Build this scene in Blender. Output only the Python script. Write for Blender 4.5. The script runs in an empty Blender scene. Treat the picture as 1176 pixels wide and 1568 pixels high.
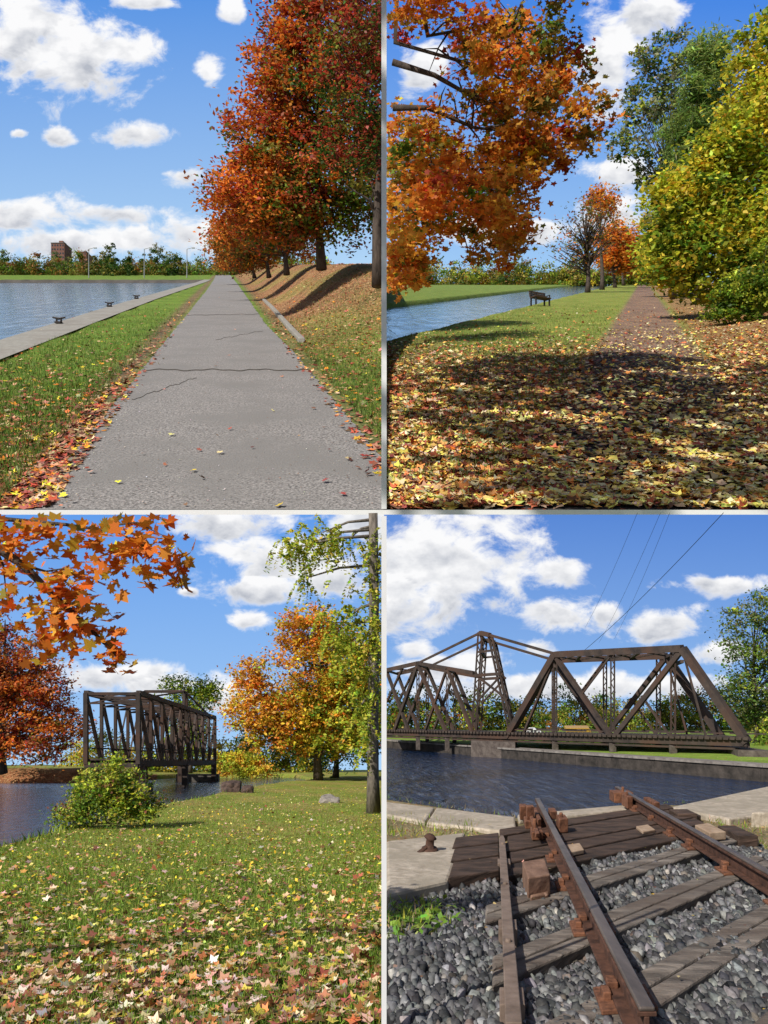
import bpy, math, numpy as np
from mathutils import Vector, Matrix, noise as mnoise
rng=np.random.default_rng(7)
sc=bpy.context.scene
# ------------------------------------------------------------------ places
class Place:
    """a stretch of canal park on its own hillside. X across, D along the view, H above ground (metres * K)"""
    def __init__(s,K,slope,heading,side):
        s.K=K; s.s=slope; s.v=heading; s.side=side; s.h=1.6
    def P(s,X,D,H=0.):
        X,D,H=np.broadcast_arrays(np.asarray(X,float),np.asarray(D,float),np.asarray(H,float))
        return np.stack([s.K*(X+s.v*D), s.K*D, s.K*(-s.h+s.s*D+H)],-1)
A=Place(15,.3223,-.2066,-1)   # towpath with red maples
B=Place(15,.3053,.3376,1)     # leafy path
C=Place(1,-.324,-.2449,-1)    # lawn by the river
E=Place(1,-.2687,.1454,1)     # railway and swing bridge
def ss(a,b,x):
    t=np.clip((x-a)/(b-a),0,1); return t*t*(3-2*t)
# ------------------------------------------------------------------ materials
def newmat(name):
    m=bpy.data.materials.new(name); m.use_nodes=True; nt=m.node_tree; nt.nodes.clear()
    return m,nt
def N(nt,t,**k):
    n=nt.nodes.new(t)
    for a,b in k.items():
        if a.startswith('i_'):
            key=a[2:]; key=int(key) if key.isdigit() else key.replace('_',' ')
            n.inputs[key].default_value=b
        else: setattr(n,a,b)
    return n
def L(nt,a,b): nt.links.new(a,b)
def coords(nt,scale,stretch=(1,1,1)):
    tc=N(nt,'ShaderNodeTexCoord'); mp=N(nt,'ShaderNodeMapping'); mp.inputs['Scale'].default_value=[scale*t for t in stretch]
    L(nt,tc.outputs['Object'],mp.inputs[0]); return mp.outputs[0]
def mathn(nt,op,a,b=None,c=None,clamp=False):
    n=N(nt,'ShaderNodeMath',operation=op,use_clamp=clamp)
    for i,x in enumerate((a,b,c)):
        if x is None: continue
        if isinstance(x,(int,float)): n.inputs[i].default_value=x
        else: L(nt,x,n.inputs[i])
    return n.outputs[0]
def mixc(nt,f,a,b,mode='MIX'):
    n=N(nt,'ShaderNodeMix',data_type='RGBA',blend_type=mode)
    for i,x in ((0,f),(6,a),(7,b)):
        if isinstance(x,(int,float)): n.inputs[i].default_value=x
        elif isinstance(x,tuple): n.inputs[i].default_value=x if len(x)==4 else x+(1,)
        else: L(nt,x,n.inputs[i])
    return n.outputs[2]
def surf(name,c1,c2,scale=5,rough=.85,bump=.4,dist=.02,metal=0,stretch=(1,1,1),c3=None,detail=6,spec=.3,scale3=None):
    m,nt=newmat(name); o=N(nt,'ShaderNodeOutputMaterial'); b=N(nt,'ShaderNodeBsdfPrincipled')
    v=coords(nt,scale,stretch); n=N(nt,'ShaderNodeTexNoise',i_Scale=1.,i_Detail=float(detail),i_Roughness=.65); L(nt,v,n.inputs['Vector'])
    f=mathn(nt,'MULTIPLY_ADD',n.outputs[0],2.6,-.8,clamp=True)
    col=mixc(nt,f,c1,c2)
    if c3:
        n3=N(nt,'ShaderNodeTexNoise',i_Scale=scale3 or .13,i_Detail=3.); L(nt,v,n3.inputs['Vector'])
        f3=mathn(nt,'MULTIPLY_ADD',n3.outputs[0],5.,-2.3,clamp=True); col=mixc(nt,f3,col,c3)
    L(nt,col,b.inputs['Base Color']); b.inputs['Roughness'].default_value=rough; b.inputs['Metallic'].default_value=metal
    b.inputs['Specular IOR Level'].default_value=spec
    bp=N(nt,'ShaderNodeBump',i_Strength=bump,i_Distance=dist); L(nt,n.outputs[0],bp.inputs['Height']); L(nt,bp.outputs[0],b.inputs['Normal'])
    L(nt,b.outputs[0],o.inputs[0]); return m
def attr_mat(name,trans=.0,rough=.7,noise=None,spec=.25):
    m,nt=newmat(name); o=N(nt,'ShaderNodeOutputMaterial'); b=N(nt,'ShaderNodeBsdfPrincipled')
    a=N(nt,'ShaderNodeVertexColor',layer_name='Col'); col=a.outputs[0]
    if noise:
        v=coords(nt,noise); n=N(nt,'ShaderNodeTexNoise',i_Scale=1.,i_Detail=3.); L(nt,v,n.inputs['Vector'])
        f=mathn(nt,'MULTIPLY_ADD',n.outputs[0],1.6,.2); cc=N(nt,'ShaderNodeCombineColor')
        for i in range(3): L(nt,f,cc.inputs[i])
        col=mixc(nt,1.,col,cc.outputs[0],'MULTIPLY')
    L(nt,col,b.inputs['Base Color']); b.inputs['Roughness'].default_value=rough; b.inputs['Specular IOR Level'].default_value=spec
    if trans>0:
        t=N(nt,'ShaderNodeBsdfTranslucent'); L(nt,col,t.inputs[0]); mx=N(nt,'ShaderNodeMixShader',i_0=trans)
        L(nt,b.outputs[0],mx.inputs[1]); L(nt,t.outputs[0],mx.inputs[2]); L(nt,mx.outputs[0],o.inputs[0])
    else: L(nt,b.outputs[0],o.inputs[0])
    return m
LEAF=attr_mat('leaf',.4,.5); FALLEN=attr_mat('fallen_leaf',0,.6); BLADE=attr_mat('grass_blade',.3,.6); STONE=attr_mat('stone',0,.75,40.)
def ground_mat(name,K,vs):
    m,nt=newmat(name); o=N(nt,'ShaderNodeOutputMaterial'); b=N(nt,'ShaderNodeBsdfPrincipled',i_Roughness=.95)
    b.inputs['Specular IOR Level'].default_value=.1
    a=N(nt,'ShaderNodeVertexColor',layer_name='Col')
    v=coords(nt,1./K)
    n=N(nt,'ShaderNodeTexNoise',i_Scale=14.,i_Detail=7.,i_Roughness=.7); L(nt,v,n.inputs['Vector'])
    n2=N(nt,'ShaderNodeTexNoise',i_Scale=1.1,i_Detail=4.); L(nt,v,n2.inputs['Vector'])
    f=mathn(nt,'ADD',mathn(nt,'MULTIPLY',n.outputs[0],1.7),mathn(nt,'MULTIPLY_ADD',n2.outputs[0],1.2,-.45))
    cc=N(nt,'ShaderNodeCombineColor')
    for i in range(3): L(nt,f,cc.inputs[i])
    base=mixc(nt,1.,a.outputs[0],cc.outputs[0],'MULTIPLY')
    vo=N(nt,'ShaderNodeTexVoronoi',i_Scale=vs); L(nt,v,vo.inputs['Vector'])
    sp=N(nt,'ShaderNodeSeparateColor'); L(nt,vo.outputs['Color'],sp.inputs[0])
    pm=mathn(nt,'MULTIPLY',a.outputs[1],mathn(nt,'MULTIPLY_ADD',n2.outputs[0],3.,-.5))
    on=mathn(nt,'MULTIPLY',mathn(nt,'LESS_THAN',sp.outputs[0],pm),mathn(nt,'LESS_THAN',vo.outputs['Distance'],.46))
    r=N(nt,'ShaderNodeValToRGB'); cr=r.color_ramp; cr.elements[0].color=(.18,.04,.02,1); cr.elements[1].color=(.6,.42,.25,1)
    for p,c in ((.3,(.36,.09,.04,1)),(.55,(.42,.2,.1,1)),(.75,(.5,.33,.12,1))):
        e=cr.elements.new(p); e.color=c
    L(nt,sp.outputs[1],r.inputs[0])
    col=mixc(nt,on,base,r.outputs[0]); L(nt,col,b.inputs['Base Color'])
    bp=N(nt,'ShaderNodeBump',i_Strength=.7,i_Distance=.03*K); L(nt,n.outputs[0],bp.inputs['Height']); L(nt,bp.outputs[0],b.inputs['Normal'])
    L(nt,b.outputs[0],o.inputs[0]); return m
def water_mat(name,K,c,scale=2.2,strength=.5,rough=.08,dist=.12,spec=.6,sy=.25):
    m,nt=newmat(name); o=N(nt,'ShaderNodeOutputMaterial'); b=N(nt,'ShaderNodeBsdfPrincipled',i_Roughness=rough)
    b.inputs['Base Color'].default_value=c+(1,); b.inputs['Specular IOR Level'].default_value=spec
    v=coords(nt,1./K,(1,sy,0)); n=N(nt,'ShaderNodeTexNoise',i_Scale=scale,i_Detail=5.,i_Roughness=.6,i_Distortion=.8); L(nt,v,n.inputs['Vector'])
    bp=N(nt,'ShaderNodeBump',i_Strength=strength,i_Distance=dist*K); L(nt,n.outputs[0],bp.inputs['Height']); L(nt,bp.outputs[0],b.inputs['Normal'])
    L(nt,b.outputs[0],o.inputs[0]); return m
# ------------------------------------------------------------------ mesh helpers
def mesh(name,V,F,mat,col=None,smooth=False):
    me=bpy.data.meshes.new(name); V=np.asarray(V,float).reshape(-1,3)
    if isinstance(F,np.ndarray):
        n,k=F.shape; me.vertices.add(len(V)); me.vertices.foreach_set('co',V.ravel())
        me.loops.add(n*k); me.loops.foreach_set('vertex_index',F.ravel().astype(np.int32))
        me.polygons.add(n); me.polygons.foreach_set('loop_start',(np.arange(n)*k).astype(np.int32))
        me.update(calc_edges=True)
    else:
        me.from_pydata(V.tolist(),[],F); me.update()
    if smooth: me.polygons.foreach_set('use_smooth',np.ones(len(me.polygons),bool))
    if col is not None:
        c=np.ones((len(V),4)); c[:,:col.shape[1]]=col
        a=me.color_attributes.new('Col','FLOAT_COLOR','POINT'); a.data.foreach_set('color',c.ravel())
    me.materials.append(mat); ob=bpy.data.objects.new(name,me); sc.collection.objects.link(ob); return ob
def group(name,loc,parts):
    e=bpy.data.objects.new(name,None); sc.collection.objects.link(e); e.location=loc; e.empty_display_size=.5
    for p in parts:
        p.parent=e; p.matrix_parent_inverse=Matrix.Translation(-Vector(loc))
    return e
class Acc:
    def __init__(s): s.V=[];s.F=[]
    def add(s,v,f):
        o=len(s.V); s.V+= [tuple(p) for p in v]; s.F+=[tuple(i+o for i in q) for q in f]
    def hexa(s,b,t):   # bottom 4, top 4
        s.add(list(b)+list(t),[(3,2,1,0),(4,5,6,7),(0,1,5,4),(1,2,6,5),(2,3,7,6),(3,0,4,7)])
    def box(s,c,d,rz=0.):
        cx,cy,cz=c; x,y,z=[k/2 for k in d]; ca,sa=math.cos(rz),math.sin(rz)
        p=[(cx+ca*a-sa*b2,cy+sa*a+ca*b2) for a,b2 in((-x,-y),(x,-y),(x,y),(-x,y))]
        s.hexa([(a,b2,cz-z) for a,b2 in p],[(a,b2,cz+z) for a,b2 in p])
    def prism(s,pl,cor,h0,h1):
        s.hexa([pl.P(x,d,h0) for x,d in cor],[pl.P(x,d,h1) for x,d in cor])
    def beam(s,p,q,w,h=None):
        h=h or w; p=Vector(p);q=Vector(q); d=(q-p).normalized(); up=Vector((0,0,1))
        if abs(d.dot(up))>.95: up=Vector((0,1,0))
        a=d.cross(up).normalized(); b=a.cross(d).normalized()
        s.hexa([p-a*w/2-b*h/2,p+a*w/2-b*h/2,p+a*w/2+b*h/2,p-a*w/2+b*h/2],[q-a*w/2-b*h/2,q+a*w/2-b*h/2,q+a*w/2+b*h/2,q-a*w/2+b*h/2])
    def lattice(s,p,q,w,n):
        p=Vector(p);q=Vector(q); d=(q-p).normalized()
        a=d.cross(Vector((.82,.57,0))).normalized()
        s.beam(p-a*w/2,q-a*w/2,w*.3); s.beam(p+a*w/2,q+a*w/2,w*.3)
        for i in range(n):
            t0,t1=i/n,(i+1)/n; sg=1 if i%2 else -1
            s.beam(p.lerp(q,t0)-a*w/2*sg,p.lerp(q,t1)+a*w/2*sg,w*.16)
    def tube(s,pts,rad,n=7):
        pts=[Vector(p) for p in pts]; base=len(s.V)
        for i,p in enumerate(pts):
            d=(pts[min(i+1,len(pts)-1)]-pts[max(i-1,0)]).normalized(); up=Vector((0,0,1)) if abs(d.z)<.9 else Vector((1,0,0))
            a=d.cross(up).normalized(); b=a.cross(d)
            for k in range(n):
                t=2*math.pi*k/n; s.V.append(tuple(p+(a*math.cos(t)+b*math.sin(t))*rad[i]))
        for i in range(len(pts)-1):
            for k in range(n):
                s.F.append((base+i*n+k,base+i*n+(k+1)%n,base+(i+1)*n+(k+1)%n,base+(i+1)*n+k))
        s.F.append(tuple(base+k for k in range(n))[::-1]); s.F.append(tuple(base+(len(pts)-1)*n+k for k in range(n)))
    def obj(s,name,mat,bevel=0,smooth=False):
        o=mesh(name,s.V,s.F,mat,smooth=smooth)
        if bevel:
            b=o.modifiers.new('bevel','BEVEL'); b.width=bevel; b.segments=2
        return o
# ---- instancing into one mesh
T_LEAF=np.array([(0,-.5,0),(.3,-.05,.1),(0,.5,0),(-.3,-.05,.1)],float); F_LEAF=np.array([[0,1,2,3]])
T_NEEDLE=np.array([(0,-.5,0),(.08,0,.03),(0,.5,0),(-.08,0,.03)],float)
mr=[(-90,.08),(-60,.34),(-35,.42),(-25,.3),(-5,.5),(10,.36),(30,.58),(50,.34),(70,.44),(90,.66),(110,.44),(130,.34),(150,.58),(170,.36),(185,.5),(205,.3),(215,.42),(240,.34)]
def star(mr): return np.array([(r*math.cos(math.radians(a)),r*math.sin(math.radians(a)),.35*(r-.3)**2+(.2*abs(math.cos(math.radians(a)))*r)) for a,r in mr])
T_MAPLE=star(mr); F_MAPLE=np.array([list(range(len(mr)))])
m2=[(-90,.15),(-40,.45),(-8,.3),(25,.58),(60,.33),(90,.65),(120,.33),(155,.58),(188,.3),(220,.45)]
T_LOBE=star(m2); F_LOBE=np.array([list(range(len(m2)))])
T_BLADE=np.array([(-.07,0,0),(.07,0,0),(0,.18,1)],float); F_BLADE=np.array([[0,1,2]])
def rots(n,tilt=None,slope=0.):
    if tilt is None:
        qv=rng.normal(size=(n,4)); qv/=np.linalg.norm(qv,axis=1)[:,None]; w,x,y,z=qv.T
        return np.stack([1-2*(y*y+z*z),2*(x*y-z*w),2*(x*z+y*w),2*(x*y+z*w),1-2*(x*x+z*z),2*(y*z-x*w),2*(x*z-y*w),2*(y*z+x*w),1-2*(x*x+y*y)],-1).reshape(n,3,3)
    a=rng.random(n)*6.283; t=rng.normal(size=n)*tilt; z=np.zeros(n); o=np.ones(n)
    Rz=np.stack([np.cos(a),-np.sin(a),z,np.sin(a),np.cos(a),z,z,z,o],-1).reshape(n,3,3)
    Rx=np.stack([o,z,z,z,np.cos(t),-np.sin(t),z,np.sin(t),np.cos(t)],-1).reshape(n,3,3)
    b=rng.random(n)*6.283
    Rb=np.stack([np.cos(b),-np.sin(b),z,np.sin(b),np.cos(b),z,z,z,o],-1).reshape(n,3,3)
    th=math.atan(slope); S=np.array([[1,0,0],[0,math.cos(th),-math.sin(th)],[0,math.sin(th),math.cos(th)]])
    return np.einsum('ij,njk->nik',S,Rb@Rx@Rz)
def inst(name,T,F,pos,R,scale,col,mat,smooth=False):
    n=len(pos); m=len(T); scale=np.asarray(scale)
    if scale.ndim==1: V=np.einsum('nij,mj->nmi',R,T)*scale[:,None,None]+pos[:,None,:]
    else: V=np.einsum('nij,mj->nmi',R,T)*scale[:,None,:]+pos[:,None,:]
    FF=(F[None]+(np.arange(n)*m)[:,None,None]).reshape(-1,F.shape[1])
    return mesh(name,V.reshape(-1,3),FF,mat,np.repeat(col,m,axis=0),smooth)
# palettes: rgb, x-pref, z-pref, bias
RED=(.48,.07,.035); DRED=(.24,.05,.035); OR=(.78,.24,.035); LOR=(.85,.38,.05); YE=(.85,.58,.05); YG=(.45,.5,.05); GR=(.16,.26,.03); DG=(.06,.12,.02); OL=(.24,.22,.04); BR=(.22,.1,.05); TAN=(.55,.38,.2)
def pick(pal,xn,zn,g=.5):
    rgb=np.array([p[0] for p in pal]); pr=np.array([p[1:] for p in pal],float)
    s=xn[:,None]*pr[None,:,0]+zn[:,None]*pr[None,:,1]+pr[None,:,2]+rng.gumbel(size=(len(xn),len(pal)))*g
    return rgb[np.argmax(s,1)]
def jitter(c,a=.35):
    n=len(c); return np.clip(c*(1+a*rng.normal(size=(n,1)))*(1+.12*rng.normal(size=(n,3))),.008,.9)
def crown(bl,ncl,npc,cs):
    b=np.asarray(bl,float); w=(b[:,3]*b[:,4]*b[:,5])**.66; ix=rng.choice(len(b),ncl,p=w/w.sum())
    d=rng.normal(size=(ncl,3)); d/=np.linalg.norm(d,axis=1)[:,None]; r=.25+.8*rng.random(ncl)**.55
    c=b[ix,:3]+d*r[:,None]*b[ix,3:]
    s=cs*(.5+rng.random(ncl)); lc=np.repeat(np.arange(ncl),npc)
    off=rng.normal(size=(ncl*npc,3))*np.repeat(s,npc)[:,None]*np.array([1,1,.6])
    return c,lc,c[lc]+off
def clipm(pl,pos,m=.15):
    k=(pos[:,0]*pl.side>m*pl.K*.1)
    if pl.K==1: k&=(pos[:,2]<-.02)
    return k
BARK=surf('bark',(.035,.025,.02),(.14,.11,.085),scale=9,bump=.8,dist=.05,stretch=(1,1,.25))
BARKG=surf('bark_big',(.03,.022,.018),(.12,.09,.07),scale=.8,bump=.8,dist=.5,stretch=(1,1,.25))
def tree(name,pl,X,D,H0,tr,blobs,ncl,npc,cs,ls,pal,limbs=14,T=T_LEAF,F=F_LEAF,top=.75,clip=True,lean=0.,g=.5):
    K=pl.K; base=pl.P(X,D,H0); bl=[(base[0]+K*a,base[1]+K*b,base[2]+K*c,K*d,K*e,K*f) for a,b,c,d,e,f in blobs]
    c,lc,pos=crown(bl,ncl,npc,cs*K)
    mn=c.min(0); mx=c.max(0); nrm=(c-(mn+mx)/2)/((mx-mn)/2)
    ccol=pick(pal,nrm[:,0],nrm[:,2],g); col=ccol[lc]
    alt=rng.random(len(pos))<.22; col[alt]=pick(pal,nrm[lc[alt],0],nrm[lc[alt],2],1.)
    col=jitter(col,.25)*(.7+.6*rng.random(ncl))[lc][:,None]
    if clip: k=clipm(pl,pos,.6); pos=pos[k]; col=col[k]
    n=len(pos); parts=[inst('foliage',T,F,pos,rots(n,.9),ls*K*(.6+.8*rng.random(n)),col,LEAF)]
    ac=Acc(); htop=(mx[2]-base[2])*top; pts=[];rad=[]
    for i in range(9):
        t=i/8; pts.append((base[0]+lean*K*t+K*tr*.6*math.sin(t*5+X),base[1],base[2]-.3*K*tr+htop*t)); rad.append(K*tr*(1.25 if i==0 else 1)*(1-.88*t))
    if clip and pl.K==1: pts=[p for p in pts if p[2]<-.02]; rad=rad[:len(pts)]
    ac.tube(pts,rad,9)
    sel=rng.choice(len(c),min(limbs,len(c)),replace=False)
    for j in sel:
        q=Vector(c[j])
        if clip and (q.x*pl.side<.5*K*.1 or (pl.K==1 and q.z>-.05)): continue
        hz=max(.16*htop,min((q.z-base[2])*.62,htop*.9)); t=hz/htop; i=max(0,min(int(t*8),len(pts)-2)); p=Vector(pts[i]).lerp(Vector(pts[i+1]),t*8-int(t*8))
        m1=p.lerp(q,.4)+Vector(rng.normal(size=3))*K*tr*.9+Vector((0,0,K*tr)); m2=p.lerp(q,.75)+Vector(rng.normal(size=3))*K*tr*.9
        if clip and pl.K==1 and max(m1.z,m2.z)>-.03: continue
        if clip and min(m1.x*pl.side,m2.x*pl.side)<.05*K: continue
        r=K*tr*(.36-.2*t); ac.tube([p,m1,m2,q],[r,r*.7,r*.42,r*.15],5)
    parts.append(ac.obj('trunk_and_limbs',BARKG if K>1 else BARK,smooth=True))
    return group(name,tuple(base),parts)
# ------------------------------------------------------------------ ground builder
def fan(name,pl,D0,D1,nd,nf,hfun,cfun,mat,f1=.75,f0=0.,zoff=0.):
    D=np.geomspace(D0,D1,nd); f=np.linspace(f0,f1,nf)*pl.side
    DD,FF=np.meshgrid(D,f,indexing='ij'); X=FF*DD-pl.v*DD
    H=hfun(X,DD)+zoff; V=pl.P(X,DD,H).reshape(-1,3)
    i=np.arange(nd-1)[:,None]*nf+np.arange(nf-1)[None]; F=np.stack([i,i+1,i+nf+1,i+nf],-1).reshape(-1,4)
    if pl.side<0: F=F[:,::-1]
    col=cfun(X,DD).reshape(-1,4) if cfun else None
    return mesh(name,V,F,mat,col,True)
def ribbon(name,pl,xl,xr,D0,D1,h,mat,hf=None,nd=90,nc=10,edge=0.):
    D=np.geomspace(D0,D1,nd)
    l=xl(D)+edge*rng.normal(size=nd); r=xr(D)+edge*rng.normal(size=nd)
    t=np.linspace(0,1,nc); X=l[:,None]*(1-t)+r[:,None]*t; DD=np.repeat(D[:,None],nc,1)
    H=(hf(X,DD) if hf else 0)+h; V=pl.P(X,DD,H)
    k=V[...,0]*pl.side<.003*pl.K; V[...,0][k]=.003*pl.K*pl.side
    i=np.arange(nd-1)[:,None]*nc+np.arange(nc-1)[None]; F=np.stack([i,i+1,i+nc+1,i+nc],-1).reshape(-1,4)
    return mesh(name,V.reshape(-1,3),F,mat,None,True)
def scatter(name,pl,n,D0,D1,p,keep,hfun,size,pal,T,F,mat,tilt=.35,lift=.015,g=1.,fmax=.56,up=False,jit=.3):
    if abs(p-1)<1e-6: p=1.02
    u=rng.random(n); e=1-p; D=(D0**e+u*(D1**e-D0**e))**(1/e); f=rng.random(n)*fmax*pl.side; X=f*D-pl.v*D
    k=keep(X,D)>rng.random(n); X=X[k];D=D[k]; n=len(X)
    pos=pl.P(X,D,hfun(X,D)+lift); kk=pos[:,0]*pl.side>.004*pl.K; pos=pos[kk]; n=len(pos)
    col=jitter(pick(pal,np.zeros(n),np.zeros(n),g),jit)
    return inst(name,T,F,pos,rots(n,tilt,0 if up else pl.s),size*pl.K*(.5+.9*rng.random(n)),col,mat)
def cmix(a,b,t): return a*(1-t[...,None])+b*t[...,None]
def C4(rgb,a): return np.array(tuple(rgb)+(a,),float)
GRASS=(.12,.2,.03); DIRT=(.13,.1,.07)
CONC=lambda nm,K:surf(nm,(.2,.19,.165),(.36,.34,.3),scale=12./K,bump=.3,dist=.02*K,c3=(.24,.22,.19))
# ================================================================== A : towpath, upper left
def interp(xs,ys): return lambda d: np.interp(d,xs,ys)
Aedge=interp([5,16,28,45,67,80],[-4.8,-4.7,-4.4,-3.7,-2.6,-2.2]); Aled=interp([5,12.7,22,35,70,82],[-3.8,-3.73,-3.5,-3.15,-1.7,-1.45])
def hA(X,D):
    hill=1.6*ss(1.45,4.4,X)*ss(9,25,D)
    can=-1.2*ss(0,.12,Aedge(D)-X)*(1-ss(79.2,80,D))
    return hill+can+.02*np.sin(X*3.1)*np.sin(D*1.3)*ss(.2,1,np.abs(X)-1.2)
def cA(X,D):
    sh=X.shape+(4,); g=np.broadcast_to(C4(GRASS,.14),sh); lit=np.broadcast_to(C4((.17,.1,.05),.85),sh); dirt=np.broadcast_to(C4(DIRT,.5),sh)
    r=ss(1.2,1.6,X)*(.15+.85*ss(10,22,D)); c=cmix(g,lit,r)
    c=cmix(c,np.broadcast_to(C4((.15,.2,.04),.5),sh),ss(1.5,2.2,X)*ss(.45,.7,.5+.3*np.sin(X*2.3+D*.5)+.2*np.sin(D*1.1))*.45)
    e=(1-ss(.0,.4,np.abs(X+1.5)))*.9+ (1-ss(0,.3,np.abs(X-1.35)))*.5; c=cmix(c,dirt,np.clip(e,0,1))
    l=ss(.1,.7,-X-1.2)*(1-ss(4,9,D)); c=cmix(c,np.broadcast_to(C4((.1,.12,.03),.5),sh),l)
    fb=(X<Aedge(D)).astype(float)*(D<81); return cmix(c,np.broadcast_to(C4((.1,.09,.08),0),sh),fb)
fan('ground',A,4.97,170,330,330,hA,cA,ground_mat('towpath_ground',15,26.))
fan('canal_water',A,10,90,3,40,lambda X,D:0*X-.3,None,water_mat('canal_water_a',15,(.05,.09,.13),2.6,.5,sy=.22),f0=.21)
asph=surf('asphalt',(.06,.057,.056),(.4,.375,.355),scale=52/15,bump=.7,dist=.15,c3=(.2,.19,.18),scale3=.02,detail=3)
ribbon('asphalt_path',A,lambda D:np.interp(D,[5,45,80,140],[-1.28,-1.15,-1.2,-1.6]),lambda D:np.interp(D,[5,14,20,60,140],[1.3,1.25,1.08,1.0,.6]),4.98,140,.012,asph,nd=400,edge=.016)
ribbon('concrete_quay',A,Aedge,Aled,5,80,.03,CONC('quay_concrete',15),nd=120)
j=Acc()
def crackline(x0,x1,d0,slope,wd,n,amp):
    fx=lambda t:x0+(x1-x0)*t; fd=lambda t:d0+slope*t+amp*(math.sin(t*21+d0)+.6*math.sin(t*57+x0*3))
    for i in range(n):
        a,b=i/n,(i+1)/n; j.prism(A,[(fx(a),fd(a)-wd),(fx(b),fd(b)-wd),(fx(b),fd(b)+wd),(fx(a),fd(a)+wd)],.013,.017)
crackline(-1.25,1.24,11.55,0,.04,40,.07); crackline(-1.2,1.08,24.,.6,.06,30,.12); crackline(-.2,.9,16.2,2.2,.02,26,.1); crackline(-1.1,-.4,9.,1.8,.012,26,.07)
j.obj('path_joint',surf('dark_joint',(.02,.02,.018),(.1,.08,.06),scale=4))
kb=Acc(); kd=np.linspace(15.7,34,14)
for i in range(13):
    a0,a1=kd[i],kd[i+1]-.12; x0=1.5+.12*ss(15,30,a0); x1=1.5+.12*ss(15,30,a1)
    kb.prism(A,[(x0,a0),(x0+.13,a0),(x1+.13,a1),(x1,a1)],-.1,.1)
kb.obj('concrete_kerb',CONC('kerb_concrete',15),bevel=.25)
MAPLE_FALL=[((.4,.08,.05),0,0,.5),(OR,0,0,.1),(TAN,0,0,1.),(BR,0,0,.9),(YE,0,0,-.2),(DRED,0,0,.4),((.5,.2,.12),0,0,.8)]
nearA=lambda X,D:(np.abs(X)>1.15)*(X>Aedge(D))*np.where(X>0,.22+.5*ss(8,18,D),np.where(X>Aled(D),.45*(1-.75*ss(5,16,D))+.45*(1-ss(.0,.45,np.abs(X+1.45))),.03))
scatter('fallen_leaves',A,26000,5,40,1.7,nearA,hA,.07,MAPLE_FALL,T_LOBE,F_LOBE,FALLEN,fmax=.52)
scatter('path_leaves',A,900,5,40,1.5,lambda X,D:(np.abs(X)<1.25)*(.09+.5*ss(.9,1.2,np.abs(X))),hA,.05,MAPLE_FALL,T_MAPLE,F_MAPLE,FALLEN,lift=.03)
scatter('path_grit',A,5000,5,18,1.6,lambda X,D:(np.abs(X)<1.27)*(.25+.75*ss(.8,1.2,np.abs(X))),hA,.014,[((.5,.46,.4),0,0,1),((.3,.27,.24),0,0,1),(BR,0,0,.7)],T_LEAF,F_LEAF,FALLEN,lift=.02)
GP=[(GRASS,0,0,1),((.2,.3,.045),0,0,.9),((.28,.28,.08),0,0,.1),((.07,.13,.02),0,0,.6)]
scatter('grass',A,80000,5,28,1.6,lambda X,D:(((X<-1.5)&(X>Aled(D)))|((X>1.4)&(D<22)))*1.,hA,.065,GP,T_BLADE,F_BLADE,BLADE,tilt=.5,lift=0,up=True,fmax=.52)
RM=[(RED,-.9,.6,.4),(OR,-.9,.1,.9),(GR,.5,-.5,.3),(DG,.8,-.2,.2),(OL,.5,-.2,.5),(DRED,.5,.9,0.1),((.5,.13,.05),0,0,.5)]
tree('maple_tree',A,2.72,22,1.5,.13,[(-.5,0,2.3,2.1,1.6,1.5),(-1.7,0,2.0,1.6,1.4,1.2),(.3,0,4.6,2.3,1.6,1.6),(-1.1,0,4.0,1.6,1.4,1.3),(.6,.2,6.6,1.9,1.5,1.3),(1.2,0,2.2,1.2,1.2,1.4),(-.9,0,5.6,1.2,1,1.0),(-.8,-.3,1.3,1.6,1,.65),(-.6,0,7.2,1.0,.8,1.1)],820,70,.22,.125,RM,limbs=50,top=.8)
tree('maple_tree',A,3.55,17.5,1.15,.15,[(.1,0,4.3,1.5,1.2,1.4),(.2,0,5.8,1.5,1.3,1.2),(-.3,0,3.0,1.1,1,.8)],260,60,.2,.1,[(DRED,0,.8,.5),(OL,0,0,.6),(DG,0,-.3,.6),(RED,-.5,.4,.3)],limbs=30)
tree('maple_tree',A,2.6,33,1.2,.12,[(-1.2,0,2.2,1.8,1.5,1.2),(-.6,0,4.2,1.6,1.3,1.4),(-2.0,0,1.5,1.3,1,.8),(.2,.5,1.6,1.6,1,.7)],260,60,.24,.14,[(OR,0,0,.8),(RED,0,.3,.6),(OL,0,-.5,.4)])
tree('maple_tree',A,2.45,44,.9,.13,[(-.8,0,2.2,2.2,2,1.4),(-1.8,0,1.3,1.5,1,.9),(.3,0,1.7,2,1,1)],180,60,.28,.17,[(OR,0,0,.9),(BR,0,.3,.4),(OL,0,-.5,.4)])
tree('maple_tree',A,2.2,60,.6,.15,[(-.6,0,2.0,2.4,2,1.3),(-1.5,0,1.3,1.6,1,.9)],130,60,.3,.2,[(OR,0,0,.9),(BR,0,.3,.6),(OL,0,-.5,.4)])
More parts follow.
